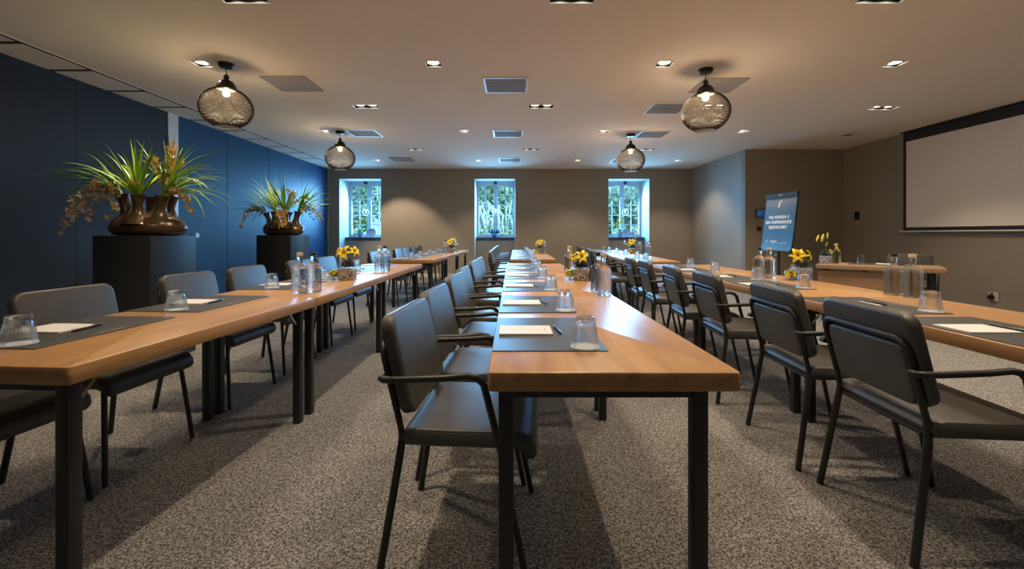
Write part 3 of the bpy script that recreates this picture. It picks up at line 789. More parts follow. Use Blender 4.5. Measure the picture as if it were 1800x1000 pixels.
def sqvase(pat):
    t = thing('flower_vase', 'x', 'vase')
    w = .125
    q = MB(); q.rpad(w, w, .105, .016, .004, n=5, k=2); q.build('patterned_body', pat, t, ang=50)
    q = MB(); n = 5
    def ol(W, r, z):
        o = []
        for qd, (sx, sy) in enumerate(((1, 1), (-1, 1), (-1, -1), (1, -1))):
            for i in range(n+1):
                a = qd*PI/2+i*PI/2/n; o.append((sx*(W/2-r)+r*math.cos(a), sy*(W/2-r)+r*math.sin(a), z))
        return o
    q.rings([ol(w-.006, .014, .1052), ol(w-.001, .016, .128), ol(w, .016, .132), ol(w-.008, .013, .132), ol(w-.014, .011, .1052)], False, False)
    q.build('glass_rim', 'globe', t, ang=50)
    return t
def petal(q, base, out, up, L, W, curl):
    """one petal from base, leaning outwards along out, opening upward"""
    out, up = Vector(out).normalized(), Vector(up).normalized(); side = out.cross(up)
    pts = []; ws = []
    for i in range(8):
        t = i/7
        pts.append(Vector(base) + out*(L*t*(.35+.65*t)) + up*(L*(.62*math.sin(t*PI*.62) - curl*t*t*t)))
        ws.append(W*max(.12, math.sin(PI*min(1, .12+.88*t)))**.8 if t < 1 else W*.04)
    q.ribbon(pts, ws, side, .35)
def lily(parent, c, axis, size, mat='lily', n=6, rnd=random):
    axis = Vector(axis).normalized(); a = axis.orthogonal().normalized(); b = axis.cross(a)
    q = MB(); ph = rnd.random()*6
    for k in range(n):
        an = ph+2*PI*k/n; o = a*math.cos(an)+b*math.sin(an)
        petal(q, c, o, axis, size*(1 if k % 2 else .93), size*(.26 if k % 2 else .2), .42)
    f = q.build('flower', mat, parent, ang=180)
    q = MB()
    for k in range(6):
        an = 2*PI*k/6; o = a*math.cos(an)+b*math.sin(an)
        e = Vector(c)+axis*size*.62+o*size*.16; q.tube([Vector(c), Vector(c)+axis*size*.3+o*size*.04, e], .0012, 4); q.ico(e, .004, 1)
    q.build('stamen', 'stamen', f)
    return f
def bud(parent, c, axis, L, mat='lilybud'):
    axis = Vector(axis).normalized(); q = MB(); pts = [Vector(c)+axis*L*t for t in (0, .12, .4, .7, .92, 1)]
    q.tube(pts, 1, 7, rads=[.003, L*.09, L*.15, L*.14, L*.06, .001]); return q.build('bud', mat, parent)
def bouquet(label, loc, flowers, buds, berries=True, group='yellow lily bouquets', seed=1):
    """a bunch of lilies: local origin on the vase floor; flowers = (x,y,z,axis,size)"""
    rnd = random.Random(seed)
    t = thing('lily_bouquet', label, 'flowers', loc, 0, group)
    q = MB()
    for x, y, z, ax, s in flowers: q.tube(bez((x*.2, y*.2, .1065), (x*.3, y*.3, .12), (x*.8, y*.8, z-.04), (x, y, z), 6), .0022, 5)
    for x, y, z, ax, L in buds: q.tube(bez((x*.2, y*.2, .1065), (x*.3, y*.3, .12), (x-.3*ax[0]*L, y-.3*ax[1]*L, z-.04), (x, y, z), 6), .0018, 5)
    for k in range(5):
        a = rnd.random()*6.28; q.ribbon(bez((0, 0, .108), (.02*math.cos(a), .02*math.sin(a), .14), (.04*math.cos(a), .04*math.sin(a), .17), (.075*math.cos(a), .075*math.sin(a), .17), 6), [.003, .006, .008, .008, .006, .004, .001], (-math.sin(a), math.cos(a), 0), .2)
    q.build('stems', 'stem', t)
    for x, y, z, ax, s in flowers: lily(t, (x, y, z), ax, s, rnd=rnd)
    for x, y, z, ax, L in buds: bud(t, (x, y, z), ax, L)
    if berries:
        q = MB()
        for k in range(110):
            a = rnd.random()*6.28; rr = .052*rnd.random()**.5; zz = .116+.075*(1-(rr/.066)**2)*rnd.random()
            q.ico((rr*math.cos(a), rr*math.sin(a), zz), .0055+.003*rnd.random(), 1)
        q.build('berry_cluster', 'berry', t)
    return t
VB, VN = Proto(sqvase('pat_black')), Proto(sqvase('pat_blue'))
NEAR = Vector((0, -1, .5))
V = [  # px, py base, proto, rotation, label tail, flowers, buds
 (1029, 494, VB, .05, 'on the middle row', [(-.005, -.03, .17, (.1, -1, .45), .062), (-.05, -.01, .165, (-.8, -.6, .4), .045), (.03, .01, .19, (.4, -.5, .8), .04)], [(-.075, 0, .235, (-.45, 0, .9), .07), (.025, .02, .21, (.2, 0, 1), .055), (-.09, -.02, .19, (-1, 0, .4), .04)]),
 (611, 493, VB, .0, 'on the left row', [(-.01, -.02, .20, (-.2, -1, .35), .07), (.05, 0, .21, (.7, -.6, .6), .055), (-.06, -.01, .21, (-1, -.4, .3), .05)], [(.07, .02, .17, (1, 0, .2), .03)]),
 (1421, 493, VN, .1, 'on the right row', [(-.05, -.03, .18, (-.6, -.9, .3), .068), (.035, -.02, .18, (.8, -.7, .3), .05), (-.02, 0, .2, (0, -.4, 1), .045)], []),
 (950, 446, VB, 0, 'on the far middle row', [(-.01, -.02, .19, (.0, -1, .6), .075), (-.06, 0, .18, (-1, -.4, .4), .06), (.04, 0, .22, (.5, -.3, .8), .05)], []),
 (793.5, 444.8, VB, 0, 'on the far left row', [(-.02, -.02, .19, (-.3, -1, .6), .08), (.03, 0, .24, (.3, -.4, 1), .06)], [(.05, 0, .27, (.3, 0, 1), .07)]),
 (1119, 445.5, VB, .1, 'on the far right row', [(-.03, -.02, .20, (-.3, -1, .5), .08), (-.07, 0, .16, (-1, -.4, .1), .05)], [(.02, 0, .25, (.5, 0, 1), .08)]),
]
for i, (px, py, P, rz, tail, fl, bd) in enumerate(V):
    c = at(px, py, ZT); c.x *= (c.y+.06)/c.y; c.y += .06
    xe = edge(tail[7:].replace(' row', ''), c.y)[0]; c.x = min(c.x, xe-.066)
    P.put('square vase with %s blossom print holding yellow lilies, %s' % ('blue' if P is VN else 'black and cream', tail), c, rz, 'square printed vases')
    fl = [(a_, b_, z_+.028, ax_, s_*1.12) for a_, b_, z_, ax_, s_ in fl]
    bouquet('yellow lilies with dark berries in the square printed vase %s' % tail, c, fl, bd, seed=i+3)

def globe_flower(px, py, tail, z=ZT, s=1.25):
    c = at(px, py, z); c.x *= (c.y+.03)/c.y; c.y += .03
    t = thing('glass_globe', 'small clear glass globe around a yellow bloom, %s' % tail, 'glass globe', c, 0, 'small glass globes')
    q = MB(); R = .042*s
    pr = [(.018, .0), (.02, .0)] + [(R*math.sin(a), R*.97+R*-math.cos(a)) for a in [0.55+2.0*i/14 for i in range(15)]]
    inn = [(max(r-.0018, .001), zz+.001) for r, zz in reversed(pr)]
    q.lathe([(.001, .0)] + pr + inn + [(.001, .003)], 26); q.build('globe_shell', 'pane', t, ang=60)
    f = thing('yellow_flower_head', 'yellow flower head inside the small glass globe %s' % tail, 'flowers', (c.x, c.y, c.z+.0045), 0, 'flower heads in glass globes')
    q = MB(); rn = random.Random(int(px))
    for k in range(40):
        a = rn.random()*6.28; e = rn.uniform(-.5, 1.2); o = Vector((math.cos(a)*math.cos(e), math.sin(a)*math.cos(e), math.sin(e)))
        petal(q, (0, 0, .024), o, (0, 0, 1), .040*s, .022*s, .4)
    q.build('petals', 'lily', f, ang=180)
    q = MB(); q.tube([(0, 0, 0), (0, 0, .02)], .004, 6); q.build('stem', 'stem', f)
for a in [(1003, 492, 'beside the vase on the middle row'), (587, 493, 'beside the vase on the left row'), (1390, 493, 'beside the vase on the right row'), (942, 447, 'beside the vase on the far middle row'), (1107.5, 446, 'beside the vase on the far right row')]: globe_flower(*a)

# ------------------------------------------------------------------ presenter desk, chair and its things
pl, pr_ = at(1434, 464.5, ZT), at(1666, 473, ZT)
ex = (pr_-pl); LD = ex.length; ang = math.atan2(ex.y, ex.x)
desk = thing('presenter_desk', 'oak presenter desk with front panel standing before the screen wall', 'desk', (pl.x, pl.y, 0), ang)
WD = .72
q = MB(); q.rpad(LD, WD, .056, .012, .005, Matrix.Translation((LD/2, WD/2, ZT-.056)), n=4, k=2); q.build('tabletop', 'wooddesk', desk)
q = MB(); q.rpad(LD-.36, .02, .46, .003, .002, Matrix.Translation((.02+(LD-.36)/2, .06, ZT-.056-.02-.46)), n=2, k=1); q.build('modesty_panel', 'wooddesk', desk)
q = MB()
for x in (.12, .5, LD-.45): q.box((x, .075, ZT-.056-.011), (.05, .03, .022))
q.build('panel_bracket', 'metal', desk, smooth=False)
for x in (.08, LD-.11):
    for y in (.10, WD-.08):
        q = MB(); q.bbox(x-.0225, x+.0225, y-.0225, y+.0225, 0, ZT-.056); q.build('leg', 'metal', desk, smooth=False)
    q = MB(); q.bbox(x-.015, x+.015, .1225, WD-.1025, ZT-.056-.035, ZT-.056); q.build('apron', 'metal', desk, smooth=False)
def on_desk(u, v, z=ZT):
    c, s = math.cos(ang), math.sin(ang); return Vector((pl.x+u*c-v*s, pl.y+u*s+v*c, z))
cp = on_desk(LD-.27, WD+.19, 0)
PA.put('black leather armchair behind the presenter desk', cp, ang-PI/2, 'presenter chair')
PP.put('anthracite desk pad on the presenter desk', on_desk(LD-.62, WD-.235), ang-PI/2)
PN.put('white notepad on the presenter desk', on_desk(LD-.55, WD-.18, ZT+.004), ang-PI/2)
PE.put('black pen on the presenter desk', on_desk(LD-.42, WD-.2, ZT+.004), ang-PI/2)
p = at(1513, 461.5, ZT)
PCo.put('white paper coaster on the presenter desk', (p.x, p.y, ZT)); PT.put('upturned ribbed tumbler on the presenter desk', (p.x, p.y, ZT+.0012))
c = on_desk(.085, .22)
VN.put('square vase with blue blossom print on the presenter desk', c, ang, 'square printed vases')
bouquet('yellow lilies with tall buds on the presenter desk', c, [(.10, -.04, .21, (.7, -.7, .5), .06), (.05, -.02, .16, (.4, -.8, .5), .04)], [(-.12, 0, .30, (.35, 0, .9), .10), (-.05, .0, .29, (.25, 0, 1), .12), (.03, 0, .34, (.05, 0, 1), .085), (.0, 0, .24, (.4, -.3, .8), .06)], seed=20)
PBw.put('water bottle with pale stopper on the presenter desk', on_desk(.20, .36), 0)
globe_flower(1459, 461, 'on the presenter desk')

# ------------------------------------------------------------------ plinths with tulip vases and plants
def plinth(label, x0, x1, y0, y1, h):
    q = MB(); q.rpad(x1-x0, y1-y0, h, .003, .002, n=2, k=1); o = q.build('plinth', 'plinth'); o.location = ((x0+x1)/2, (y0+y1)/2, 0)
    tag(o, label, 'plinth', 'black plinths')
    return o
HP = 1.135
plinth('black plinth nearer to the camera, under the big tulip vase', -3.63, -3.13, 3.74, 4.28, HP)
plinth('black plinth farther along the blue wall, under the second tulip vase', -3.76, -3.26, 6.36, 6.95, HP)
def tulip_vase(label, loc, sx, spouts, hb=.23):
    t = thing('tulip_vase', label, 'vase', loc, 0, 'bronze tulip vases')
    q = MB(); W, D = sx, sx*.62
    prof = [(.001, 0), (.38, 0), (.45, .012), (.492, .035), (.50, .06), (.49, .085), (.455, .112), (.40, .135), (.33, .155), (.24, .175), (.12, .19), (.001, .195)]
    q.lathe([(r, z*hb/.20) for r, z in prof], 40, sx=W, sy=D); q.build('body', 'bronze', t)
    for (x, y, tx, ty, h, r) in spouts:
        b = Vector((x*W, y*D, hb*.45)); e = Vector((tx*W, ty*D, h)); mid = b.lerp(e, .5) + Vector(((x-tx)*W*.12, 0, 0))
        pts = bez(b, (b.x*.98, b.y, hb*.8), (mid.x, mid.y, h*.75), e, 12)
        rads = [r*2.7, r*2.5, r*2.15, r*1.75, r*1.42, r*1.16, r*1.0, r*.92, r*.88, r*.9, r*.96, r*1.08, r*1.3]
        q = MB(); q.tube(pts, 1, 18, caps=False, rads=rads)
        d = (pts[-1]-pts[-2]).normalized()
        q.tube([pts[-1]-d*.0, pts[-1]-d*.006, pts[-1]-d*.06], 1, 18, caps=False, rads=[r*1.32, r*1.15, r*.75])
        q.build('spout', 'bronze', t, ang=60)
    return t
def tuft(label, loc, blades, mat, group, seed, wid=.011):
    """strap-leaved plant: blades = list of (azimuth, elevation, length, droop)"""
    q = MB(); rn = random.Random(seed)
    for az, el, L, dr in blades:
        d = Vector((math.cos(az)*math.cos(el), math.sin(az)*math.cos(el), math.sin(el))); n = 11; p = Vector((rn.uniform(-.014, .014), rn.uniform(-.014, .014), rn.uniform(-.03, 0))); pts = [p.copy()]
        dd = d.copy()
        for i in range(n):
            dd = (dd + Vector((0, 0, -dr*(.4+1.3*i/n)/n))).normalized(); p = p + dd*L/n; pts.append(p.copy())
        w = wid*rn.uniform(.7, 1.15); ws = [w*(.45+.55*min(1, i/3))*(1 if i < 7 else max(.04, 1-(i-6)/5.2)) for i in range(n+1)]
        q.ribbon(pts, ws, (-math.sin(az), math.cos(az), rn.uniform(-.3, .3)), .4)
    o = q.build('strap_leaf_plant', mat, ang=180); o.location = loc
    return tag(o, label, 'plant', group)
def spray(label, loc, stems, mat, group, seed, size=.026):
    """arching flower stems set with small star flowers: stems = list of bezier end tuples (p1,p2,p3,count)"""
    rn = random.Random(seed); t = thing('orchid_spray', label, 'flowers', loc, 0, group)
    s, f = MB(), MB()
    for p1, p2, p3, cnt in stems:
        pts = bez((0, 0, -.02), p1, p2, p3, 20); s.tube(pts, .0022, 5)
        cnt = int(cnt*1.6)
        for k in range(cnt):
            i = 20*(.32+.68*k/max(cnt-1, 1)); i0 = min(int(i), 19); c = pts[i0].lerp(pts[i0+1], i-i0)
            off = Vector((rn.uniform(-1, 1), rn.uniform(-1, 1), rn.uniform(-.9, .6))).normalized()*rn.uniform(.012, .042)
            e = c + off; s.tube([c, e], .001, 4)
            ax = (off + Vector((0, -.02, 0))).normalized(); a = ax.orthogonal().normalized(); b = ax.cross(a); ph = rn.random()*6
            for m_ in range(5):
                an = ph+m_*2*PI/5; o = a*math.cos(an)+b*math.sin(an); L = size*rn.uniform(.8, 1.15)
                f.ribbon([e, e+o*L*.5+ax*L*.3, e+o*L+ax*L*.15], [.0015, L*.27, .001], o.cross(ax), .2)
            f.ico(e+ax*.003, .0035, 1)
    s.build('flower_stem', 'stem', t); f.build('blossoms', mat, t, ang=180)
    return t
def fan(n, az0, az1, el0, el1, L0, L1, d0, d1, seed):
    rn = random.Random(seed); return [(rn.uniform(az0, az1), rn.uniform(el0, el1), rn.uniform(L0, L1), rn.uniform(d0, d1)) for _ in range(n)]
# --- nearer vase
VC = Vector((-3.36, 4.0, HP)); W1 = .66
sp1 = [(-.22, -.12, -.285, -.15, .37, .045), (.01, -.28, .02, -.32, .365, .046), (.22, -.12, .275, -.15, .36, .046), (.15, .28, .17, .32, .37, .044), (-.12, .3, -.13, .34, .36, .044)]
tulip_vase('bronze tulip vase with five spouts on the nearer black plinth', VC, W1, sp1)
def sp_at(vc, W, s): return Vector((vc.x+s[2]*W, vc.y+s[3]*W*.62, vc.z+s[4]+.005))
PG = 'strap leaf plants in the tulip vases'; SG = 'orchid sprays in the tulip vases'
a, b, c_, d_, e_ = [sp_at(VC, W1, s) for s in sp1]
tuft('dark green strap leaf plant arching left out of the nearer tulip vase', a, fan(34, PI*.80, PI*1.25, .35, 1.0, .42, .72, .9, 2.3, 1), 'leafd', PG, 1)
tuft('bright green upright strap leaf plant in the front spout of the nearer tulip vase', b, fan(26, 0, 6.28, .85, 1.45, .34, .62, .3, 1.5, 2) + fan(7, PI*.8, PI*1.15, .7, 1.0, .55, .68, 1.4, 2.2, 22), 'leaf', PG, 2, .013)
tuft('bright green strap leaf plant arching right out of the nearer tulip vase', c_, fan(34, -.9, 1.0, .45, 1.25, .38, .70, .8, 2.3, 3), 'leaf', PG, 3, .012)
tuft('dark green strap leaf plant in the rear spout of the nearer tulip vase', d_, fan(22, 0, 6.28, .9, 1.45, .40, .72, .3, 1.2, 4), 'leafd', PG, 4, .008)
spray('dusky orchid sprays hanging left of the nearer tulip vase', a + Vector((0, -.03, 0)), [((-.12, -.02, .10), (-.36, -.05, .10), (-.46, -.06, -.34), 18), ((-.1, -.05, .06), (-.28, -.05, .04), (-.36, -.08, -.28), 16), ((-.16, .02, .1), (-.42, 0, .06), (-.50, 0, -.18), 14), ((-.08, -.04, .04), (-.18, -.06, -.02), (-.22, -.1, -.24), 12)], 'orchid2', SG, 11)
spray('amber orchid spray drooping from the left spout of the nearer tulip vase', a + Vector((.01, -.05, 0)), [((0, -.04, .1), (.05, -.09, .04), (.02, -.10, -.22), 12), ((.05, -.02, .12), (.12, -.03, .13), (.2, -.04, .10), 12), ((-.04, -.05, .1), (-.1, -.08, .12), (-.14, -.1, .06), 8)], 'orchid', SG, 12)
spray('amber orchid sprays rising at the top of the nearer tulip vase', d_ + Vector((.02, -.05, 0)), [((.0, -.03, .2), (.03, -.05, .34), (.06, -.06, .47), 20), ((.04, -.03, .18), (.08, -.05, .30), (.15, -.06, .32), 18), ((-.06, -.03, .16), (-.1, -.05, .3), (-.12, -.06, .36), 14), ((.02, -.05, .15), (.07, -.1, .22), (.05, -.12, .12), 14), ((.06, -.05, .15), (.10, -.08, .3), (.09, -.1, .42), 16)], 'orchid', SG, 13, .028)
spray('amber orchid spray hanging right of the nearer tulip vase', c_ + Vector((.01, -.02, 0)), [((.08, -.03, .08), (.24, -.05, .10), (.31, -.06, -.16), 20), ((.06, -.02, .06), (.18, -.05, .06), (.25, -.06, -.03), 10)], 'orchid', SG, 14)
# --- farther vase
VC2 = Vector((-3.52, 6.66, HP)); W2 = .60
sp2 = [(-.3, -.1, -.40, -.1, .33, .040), (-.12, -.2, -.13, -.25, .36, .055), (.12, -.25, .14, -.3, .35, .055), (.3, .05, .36, .05, .36, .045), (.0, .3, .02, .34, .36, .05)]
tulip_vase('bronze tulip vase on the farther black plinth', VC2, W2, sp2)
a, b, c_, d_, e_ = [sp_at(VC2, W2, s) for s in sp2]
tuft('dark green strap leaf plant arching left out of the farther tulip vase', a, fan(26, PI*.75, PI*1.25, .25, 1.05, .40, .70, .8, 2.0, 5), 'leafd', PG, 5)
tuft('bright green strap leaf plant leaning left in the farther tulip vase', b, fan(24, PI*.6, PI*1.3, .7, 1.3, .35, .68, .2, 1.0, 6), 'leaf', PG, 6, .013)
tuft('bright green upright strap leaf plant in the farther tulip vase', c_, fan(26, 0, 6.28, .75, 1.45, .35, .68, .3, 1.9, 7), 'leaf', PG, 7, .014)
tuft('green strap leaf plant arching right out of the farther tulip vase', d_, fan(34, -1.0, .9, .35, 1.2, .42, .72, .7, 2.2, 8), 'leaf', PG, 8, .012)
spray('dusky orchid spray hanging left of the farther tulip vase', a, [((-.1, 0, .1), (-.32, -.02, .12), (-.38, -.05, -.22), 16), ((-.06, 0, .08), (-.2, -.03, .12), (-.28, -.04, .02), 12)], 'orchid2', SG, 15)
spray('amber orchid cluster draped over the front of the farther tulip vase', c_ + Vector((.0, -.05, 0)), [((.0, -.06, .05), (.03, -.12, -.02), (.02, -.13, -.26), 20), ((.04, -.06, .05), (.08, -.1, .0), (.07, -.12, -.2), 16), ((-.03, -.06, .05), (-.03, -.12, .0), (-.04, -.12, -.18), 14)], 'orchid', SG, 16)
spray('amber orchid sprays at the top right of the farther tulip vase', e_, [((.06, -.05, .15), (.12, -.08, .28), (.14, -.1, .30), 18), ((.1, -.05, .12), (.24, -.08, .22), (.34, -.1, .24), 16), ((-.12, -.05, .14), (-.22, -.06, .24), (-.30, -.1, .18), 14), ((.03, -.05, .15), (.08, -.08, .26), (.04, -.1, .34), 12)], 'orchid', SG, 17)
spray('dusky orchid spray hanging right of the farther tulip vase', d_, [((.1, 0, .1), (.28, -.02, .1), (.36, -.03, -.12), 20), ((.08, -.02, .06), (.18, -.03, .06), (.24, -.04, -.08), 10)], 'orchid2', SG, 18)

# ------------------------------------------------------------------ flip chart
fl = Vector((4.42, 7.26, 0))
fc = thing('flip_chart', 'flip chart stand with a dark blue welcome poster near the alcove', 'flip chart', fl, math.radians(-86))
BW, BH, zb = .76, .98, .86
tilt = Matrix.Translation((0, 0, zb)) @ Matrix.Rotation(math.radians(-7), 4, 'X')
q = MB(); q.box((0, .012, BH/2), (BW, .02, BH), tilt); board = q.build('board', 'plastic_black', fc, smooth=False)
q = MB(); q.box((0, -.006, BH-.035), (BW+.004, .03, .07), tilt); cl = q.build('clamp_bar', 'plastic_black', board)
q = MB(); q.box((0, -.023, BH-.03), (.09, .006, .018), tilt); q.build('clamp_clip', 'chrome', cl)
q = MB(); n = 12
# hanging sheet, curling a little at its foot
rows = [(-.0005, BH-.06)] + [(-.0005, .9-.8*i/n) for i in range(n)] + [(-.006, .06), (-.02, .025), (-.035, .01)]
q.rings([[tilt @ Vector((sx*(BW/2-.012), y + dy, z)) for sx, dy in ((-1, 0), (1, 0), (1, .0008), (-1, .0008))] for y, z in rows])
sh = q.build('poster_sheet', 'poster', fc, smooth=True)
def ptext(s, x, z, size, bold, align='CENTER'): text_mesh('poster_lettering', s, size, 'white_print', sh, tilt @ Matrix.Translation((x, -.0015, z)) @ Matrix.Rotation(PI/2, 4, 'X'), bold, align)
ptext('WIJ WENSEN U', -.01, .555, .074, .0014); ptext('EEN INSPIRERENDE', -.01, .470, .074, .0014); ptext('BIJEENKOMST', -.01, .385, .074, .0014)
ptext('BILDERBERG', -.17, .160, .032, .0008, 'LEFT'); ptext('KASTEEL VAALSBROEK', -.17, .118, .041, .0018, 'LEFT')
def logo(x, z, s):
    q = MB(); pts = [tilt @ Vector((x + s*u, -.0018, z + s*v)) for u, v in ((0, 0), (.02, .35), (.1, .62), (.25, .8), (.45, .86), (.6, .84))]
    q.ribbon(pts, [s*w for w in (.09, .085, .075, .06, .045, .02)], (1, 0, .35), 0); q.build('poster_logo', 'white_print', sh)
logo(-.035, .745, .13); logo(-.26, .112, .10)
MB().box((-.07, -.0015, .098), (.2, .001, .003), tilt).build('poster_rule', 'white_print', sh)
q = MB(); q.tube([(0, .065, .02), (0, .065, 1.02)], .018, 12); pole = q.build('pole', 'metal', fc)
q = MB(); q.lathe([(.001, 0), (.30, 0), (.30, .012), (.06, .03), (.03, .05), (.001, .05)], 36, (0, .06, 0)); q.build('round_base', 'metal', fc)
q = MB(); q.box((0, .015, .80), (.03, .02, .04)); q.build('height_knob', 'chrome', pole)

# ------------------------------------------------------------------ projection screen and wall devices
sy0, sy1 = 7.47, 4.35
zb_ = 1.21
ps = thing('projection_screen', 'large pull down projection screen with black border on the right wall', 'projection screen', (XR-.025, (sy0+sy1)/2, 0))
hl = (sy0-sy1)/2
MB().bbox(-.055, -.045, -hl, hl, zb_, CEIL-.005).build('screen_border', 'screenblack', ps, smooth=False)
MB().bbox(-.058, -.0555, -hl+.06, hl-.06, zb_+.055, CEIL-.17).build('screen_fabric', 'screen', ps, smooth=False)
q = MB(); q.tube([(-.05, -hl-.06, zb_-.012), (-.05, hl+.08, zb_-.012)], .014, 10); q.build('bottom_bar', 'trimwhite', ps)
MB().bbox(-.11, -.0, -hl, hl, CEIL-.012, CEIL).build('screen_case', 'screenblack', ps, smooth=False)
for s in (-1, 1): MB().bbox(-.05, 0, s*(hl-.05)-.01, s*(hl-.05)+.01, CEIL-.06, CEIL-.012).build('case_bracket', 'screenblack', ps, smooth=False)

t = thing('touch_panel', 'black wall touch panel with blue display left of the flip chart', 'control panel', (4.81+(1338-1310)/760*YP, YP, 1.145+37/760*YP))
MB().bbox(-.12, .12, -.03, 0, -.085, .085).build('panel_case', 'plastic_black', t); MB().bbox(-.108, .108, -.032, -.03, -.073, .073).build('display', 'lcd', t)
q = MB()
for x in (-.055, -.03): q.box((x, -.0325, .008), (.016, .001, .03))
q.build('display_icon', 'white_print', t)
t = thing('wall_switch', 'small black wall switch below the touch panel', 'switch', (XP+(1334.5-1310)/760*YP, YP, 1.145+10/760*YP))
MB().bbox(-.045, .045, -.012, 0, -.045, .045).build('plate', 'plastic_black', t); MB().bbox(-.025, .025, -.017, -.012, -.025, .025).build('rocker', 'metal', t)
t = thing('wall_remote', 'black wall control on the screen wall beside the alcove corner', 'control panel', (XR, 760*XR/(1507-900), 1.145+33*XR/607))
MB().bbox(-.02, 0, -.05, .05, -.08, .08).build('plate', 'plastic_black', t); MB().bbox(-.024, -.02, -.03, .03, -.01, .05).build('keypad', 'metal', t)
t = thing('power_outlet', 'cream wall socket with a black plug low on the screen wall', 'socket', (XR, 760*XR/(1748-900), 1.145-109*XR/848))
MB().bbox(-.015, 0, -.06, .06, -.06, .06).build('socket_plate', 'plastic_cream', t)
q = MB(); q.tube([(-.015, .01, -.01), (-.055, .02, -.015)], .035, 14); q.build('plug', 'plastic_black', t)
q = MB(); q.tube([(-.015, .015, .04), (-.035, .018, .04)], .015, 10); q.build('red_button', 'red', t)

# ------------------------------------------------------------------ window sill things and little window pendants
def wpend(i, cx):
    t = thing('glass_pendant', 'small clear glass pendant bulb on a cord in the %s window' % ('left', 'middle', 'right')[i], 'pendant lamp', (cx, YB+DWN-.14, NT-.008), 0, 'glass window pendants')
    MB().bbox(-.045, .045, -.03, .03, -.06, 0).build('ceiling_box', 'plastic_black', t)
    q = MB(); q.tube([(0, 0, -.05), (0, 0, -.74)], .004, 5); q.build('cord', 'metal', t)
    q = MB(); q.tube([(0, 0, -.73), (0, 0, -.79)], .016, 10); q.build('socket', 'plastic_black', t)
    q = MB(); q.lathe([(.02, -.76), (.06, -.79), (.085, -.83), (.09, -.87), (.07, -.92), (.03, -.95), (.001, -.955), (.001, -.953), (.03, -.948), (.068, -.918), (.088, -.87), (.083, -.83), (.058, -.792), (.019, -.763)], 22); q.build('glass_shade', 'pane', t)
    q = MB(); q.lathe([(.012, -.79), (.024, -.82), (.026, -.86), (.012, -.89), (.001, -.892)], 12, caps=(True, False)); q.build('bulb', 'bulb2', t)
for i, (px, (a, b)) in enumerate(zip((643, 871, 1099), NW)): wpend(i, (px-900)/760*(YB+DWN-.14))
def orchid_pot(label, loc):
    t = thing('potted_orchid', label, 'potted plant', loc, 0, 'sill orchids')
    q = MB(); q.lathe([(.001, 0), (.05, 0), (.055, .01), (.085, .12), (.088, .15), (.08, .15), (.05, .03), (.001, .02)], 22); q.build('pot', 'delft', t)
    q = MB(); rn = random.Random(4)
    for k in range(7):
        a_ = k*.9; q.ribbon(bez((0, 0, .14), (.05*math.cos(a_), .05*math.sin(a_), .22), (.12*math.cos(a_), .08*math.sin(a_), .26), (.17*math.cos(a_), .09*math.sin(a_), .22), 6), [.012, .02, .026, .028, .024, .014, .003], (-math.sin(a_), math.cos(a_), 0), .2)
    q.build('leaves', 'leaf', t, ang=180)
    q = MB(); q.tube(bez((0, 0, .14), (-.02, 0, .3), (.02, 0, .42), (.05, -.02, .52), 10), .005, 5); q.tube(bez((0, 0, .14), (-.05, 0, .26), (-.1, 0, .3), (-.13, 0, .36), 8), .004, 5); q.build('stems', 'stem', t)
    q = MB()
    for c in [(.05, -.03, .52), (.03, -.03, .46), (.06, -.03, .42), (-.12, -.02, .36), (-.08, -.02, .32), (.0, -.03, .40)]:
        for m_ in range(5): petal(q, c, (math.cos(m_*1.257), -.2, math.sin(m_*1.257)), (0, -1, .1), .04, .018, .2)
    q.build('blooms', 'lilybud', t, ang=180)
def plate(label, loc, r, lean):
    q = MB(); q.lathe([(.001, .004), (r*.6, .004), (r*.68, .008), (r, .022), (r, .025), (r*.66, .012), (r*.58, .008), (.001, .008)], 30)
    o = q.build('decorative_plate', 'delft'); o.rotation_euler = (PI/2 - lean, 0, 0)
    o.location = (loc[0], loc[1], loc[2] + r*math.cos(lean) + .002); tag(o, label, 'plate', 'plates on the window sills')
zs = 1.0655; ysl = YB+DWN-.17
orchid_pot('potted orchid in a blue and white pot on the left window sill', ((633-900)/760*ysl, ysl, zs))
plate('blue and white plate leaning on the left window sill', ((653-900)/760*ysl, ysl+.02, zs), .125, .18)
orchid_pot('potted orchid in a blue and white pot on the right window sill', ((1089.5-900)/760*ysl, ysl, zs))
plate('larger blue and white plate leaning on the right window sill', ((1101-900)/760*(ysl+.03), ysl+.03, zs), .12, .18)
plate('small reddish plate on the right window sill', ((1110.5-900)/760*(ysl-.06), ysl-.06, zs), .072, .18)
t = thing('blue_tulip_vase', 'small blue fan shaped vase on the middle window sill', 'vase', ((869-900)/760*ysl, ysl, zs))
q = MB(); q.lathe([(.001, 0), (.05, 0), (.06, .02), (.075, .06), (.06, .1), (.03, .12), (.001, .125)], 22); q.build('body', 'bluevase', t)
for k in range(5):
    a_ = -.9+.45*k; q = MB(); q.tube([(.02*math.sin(a_)*2, 0, .07), (.09*math.sin(a_), 0, .07+.07*math.cos(a_)), (.19*math.sin(a_), 0, .07+.17*math.cos(a_))], 1, 10, rads=[.026, .022, .034]); q.build('spout', 'bluevase', t)

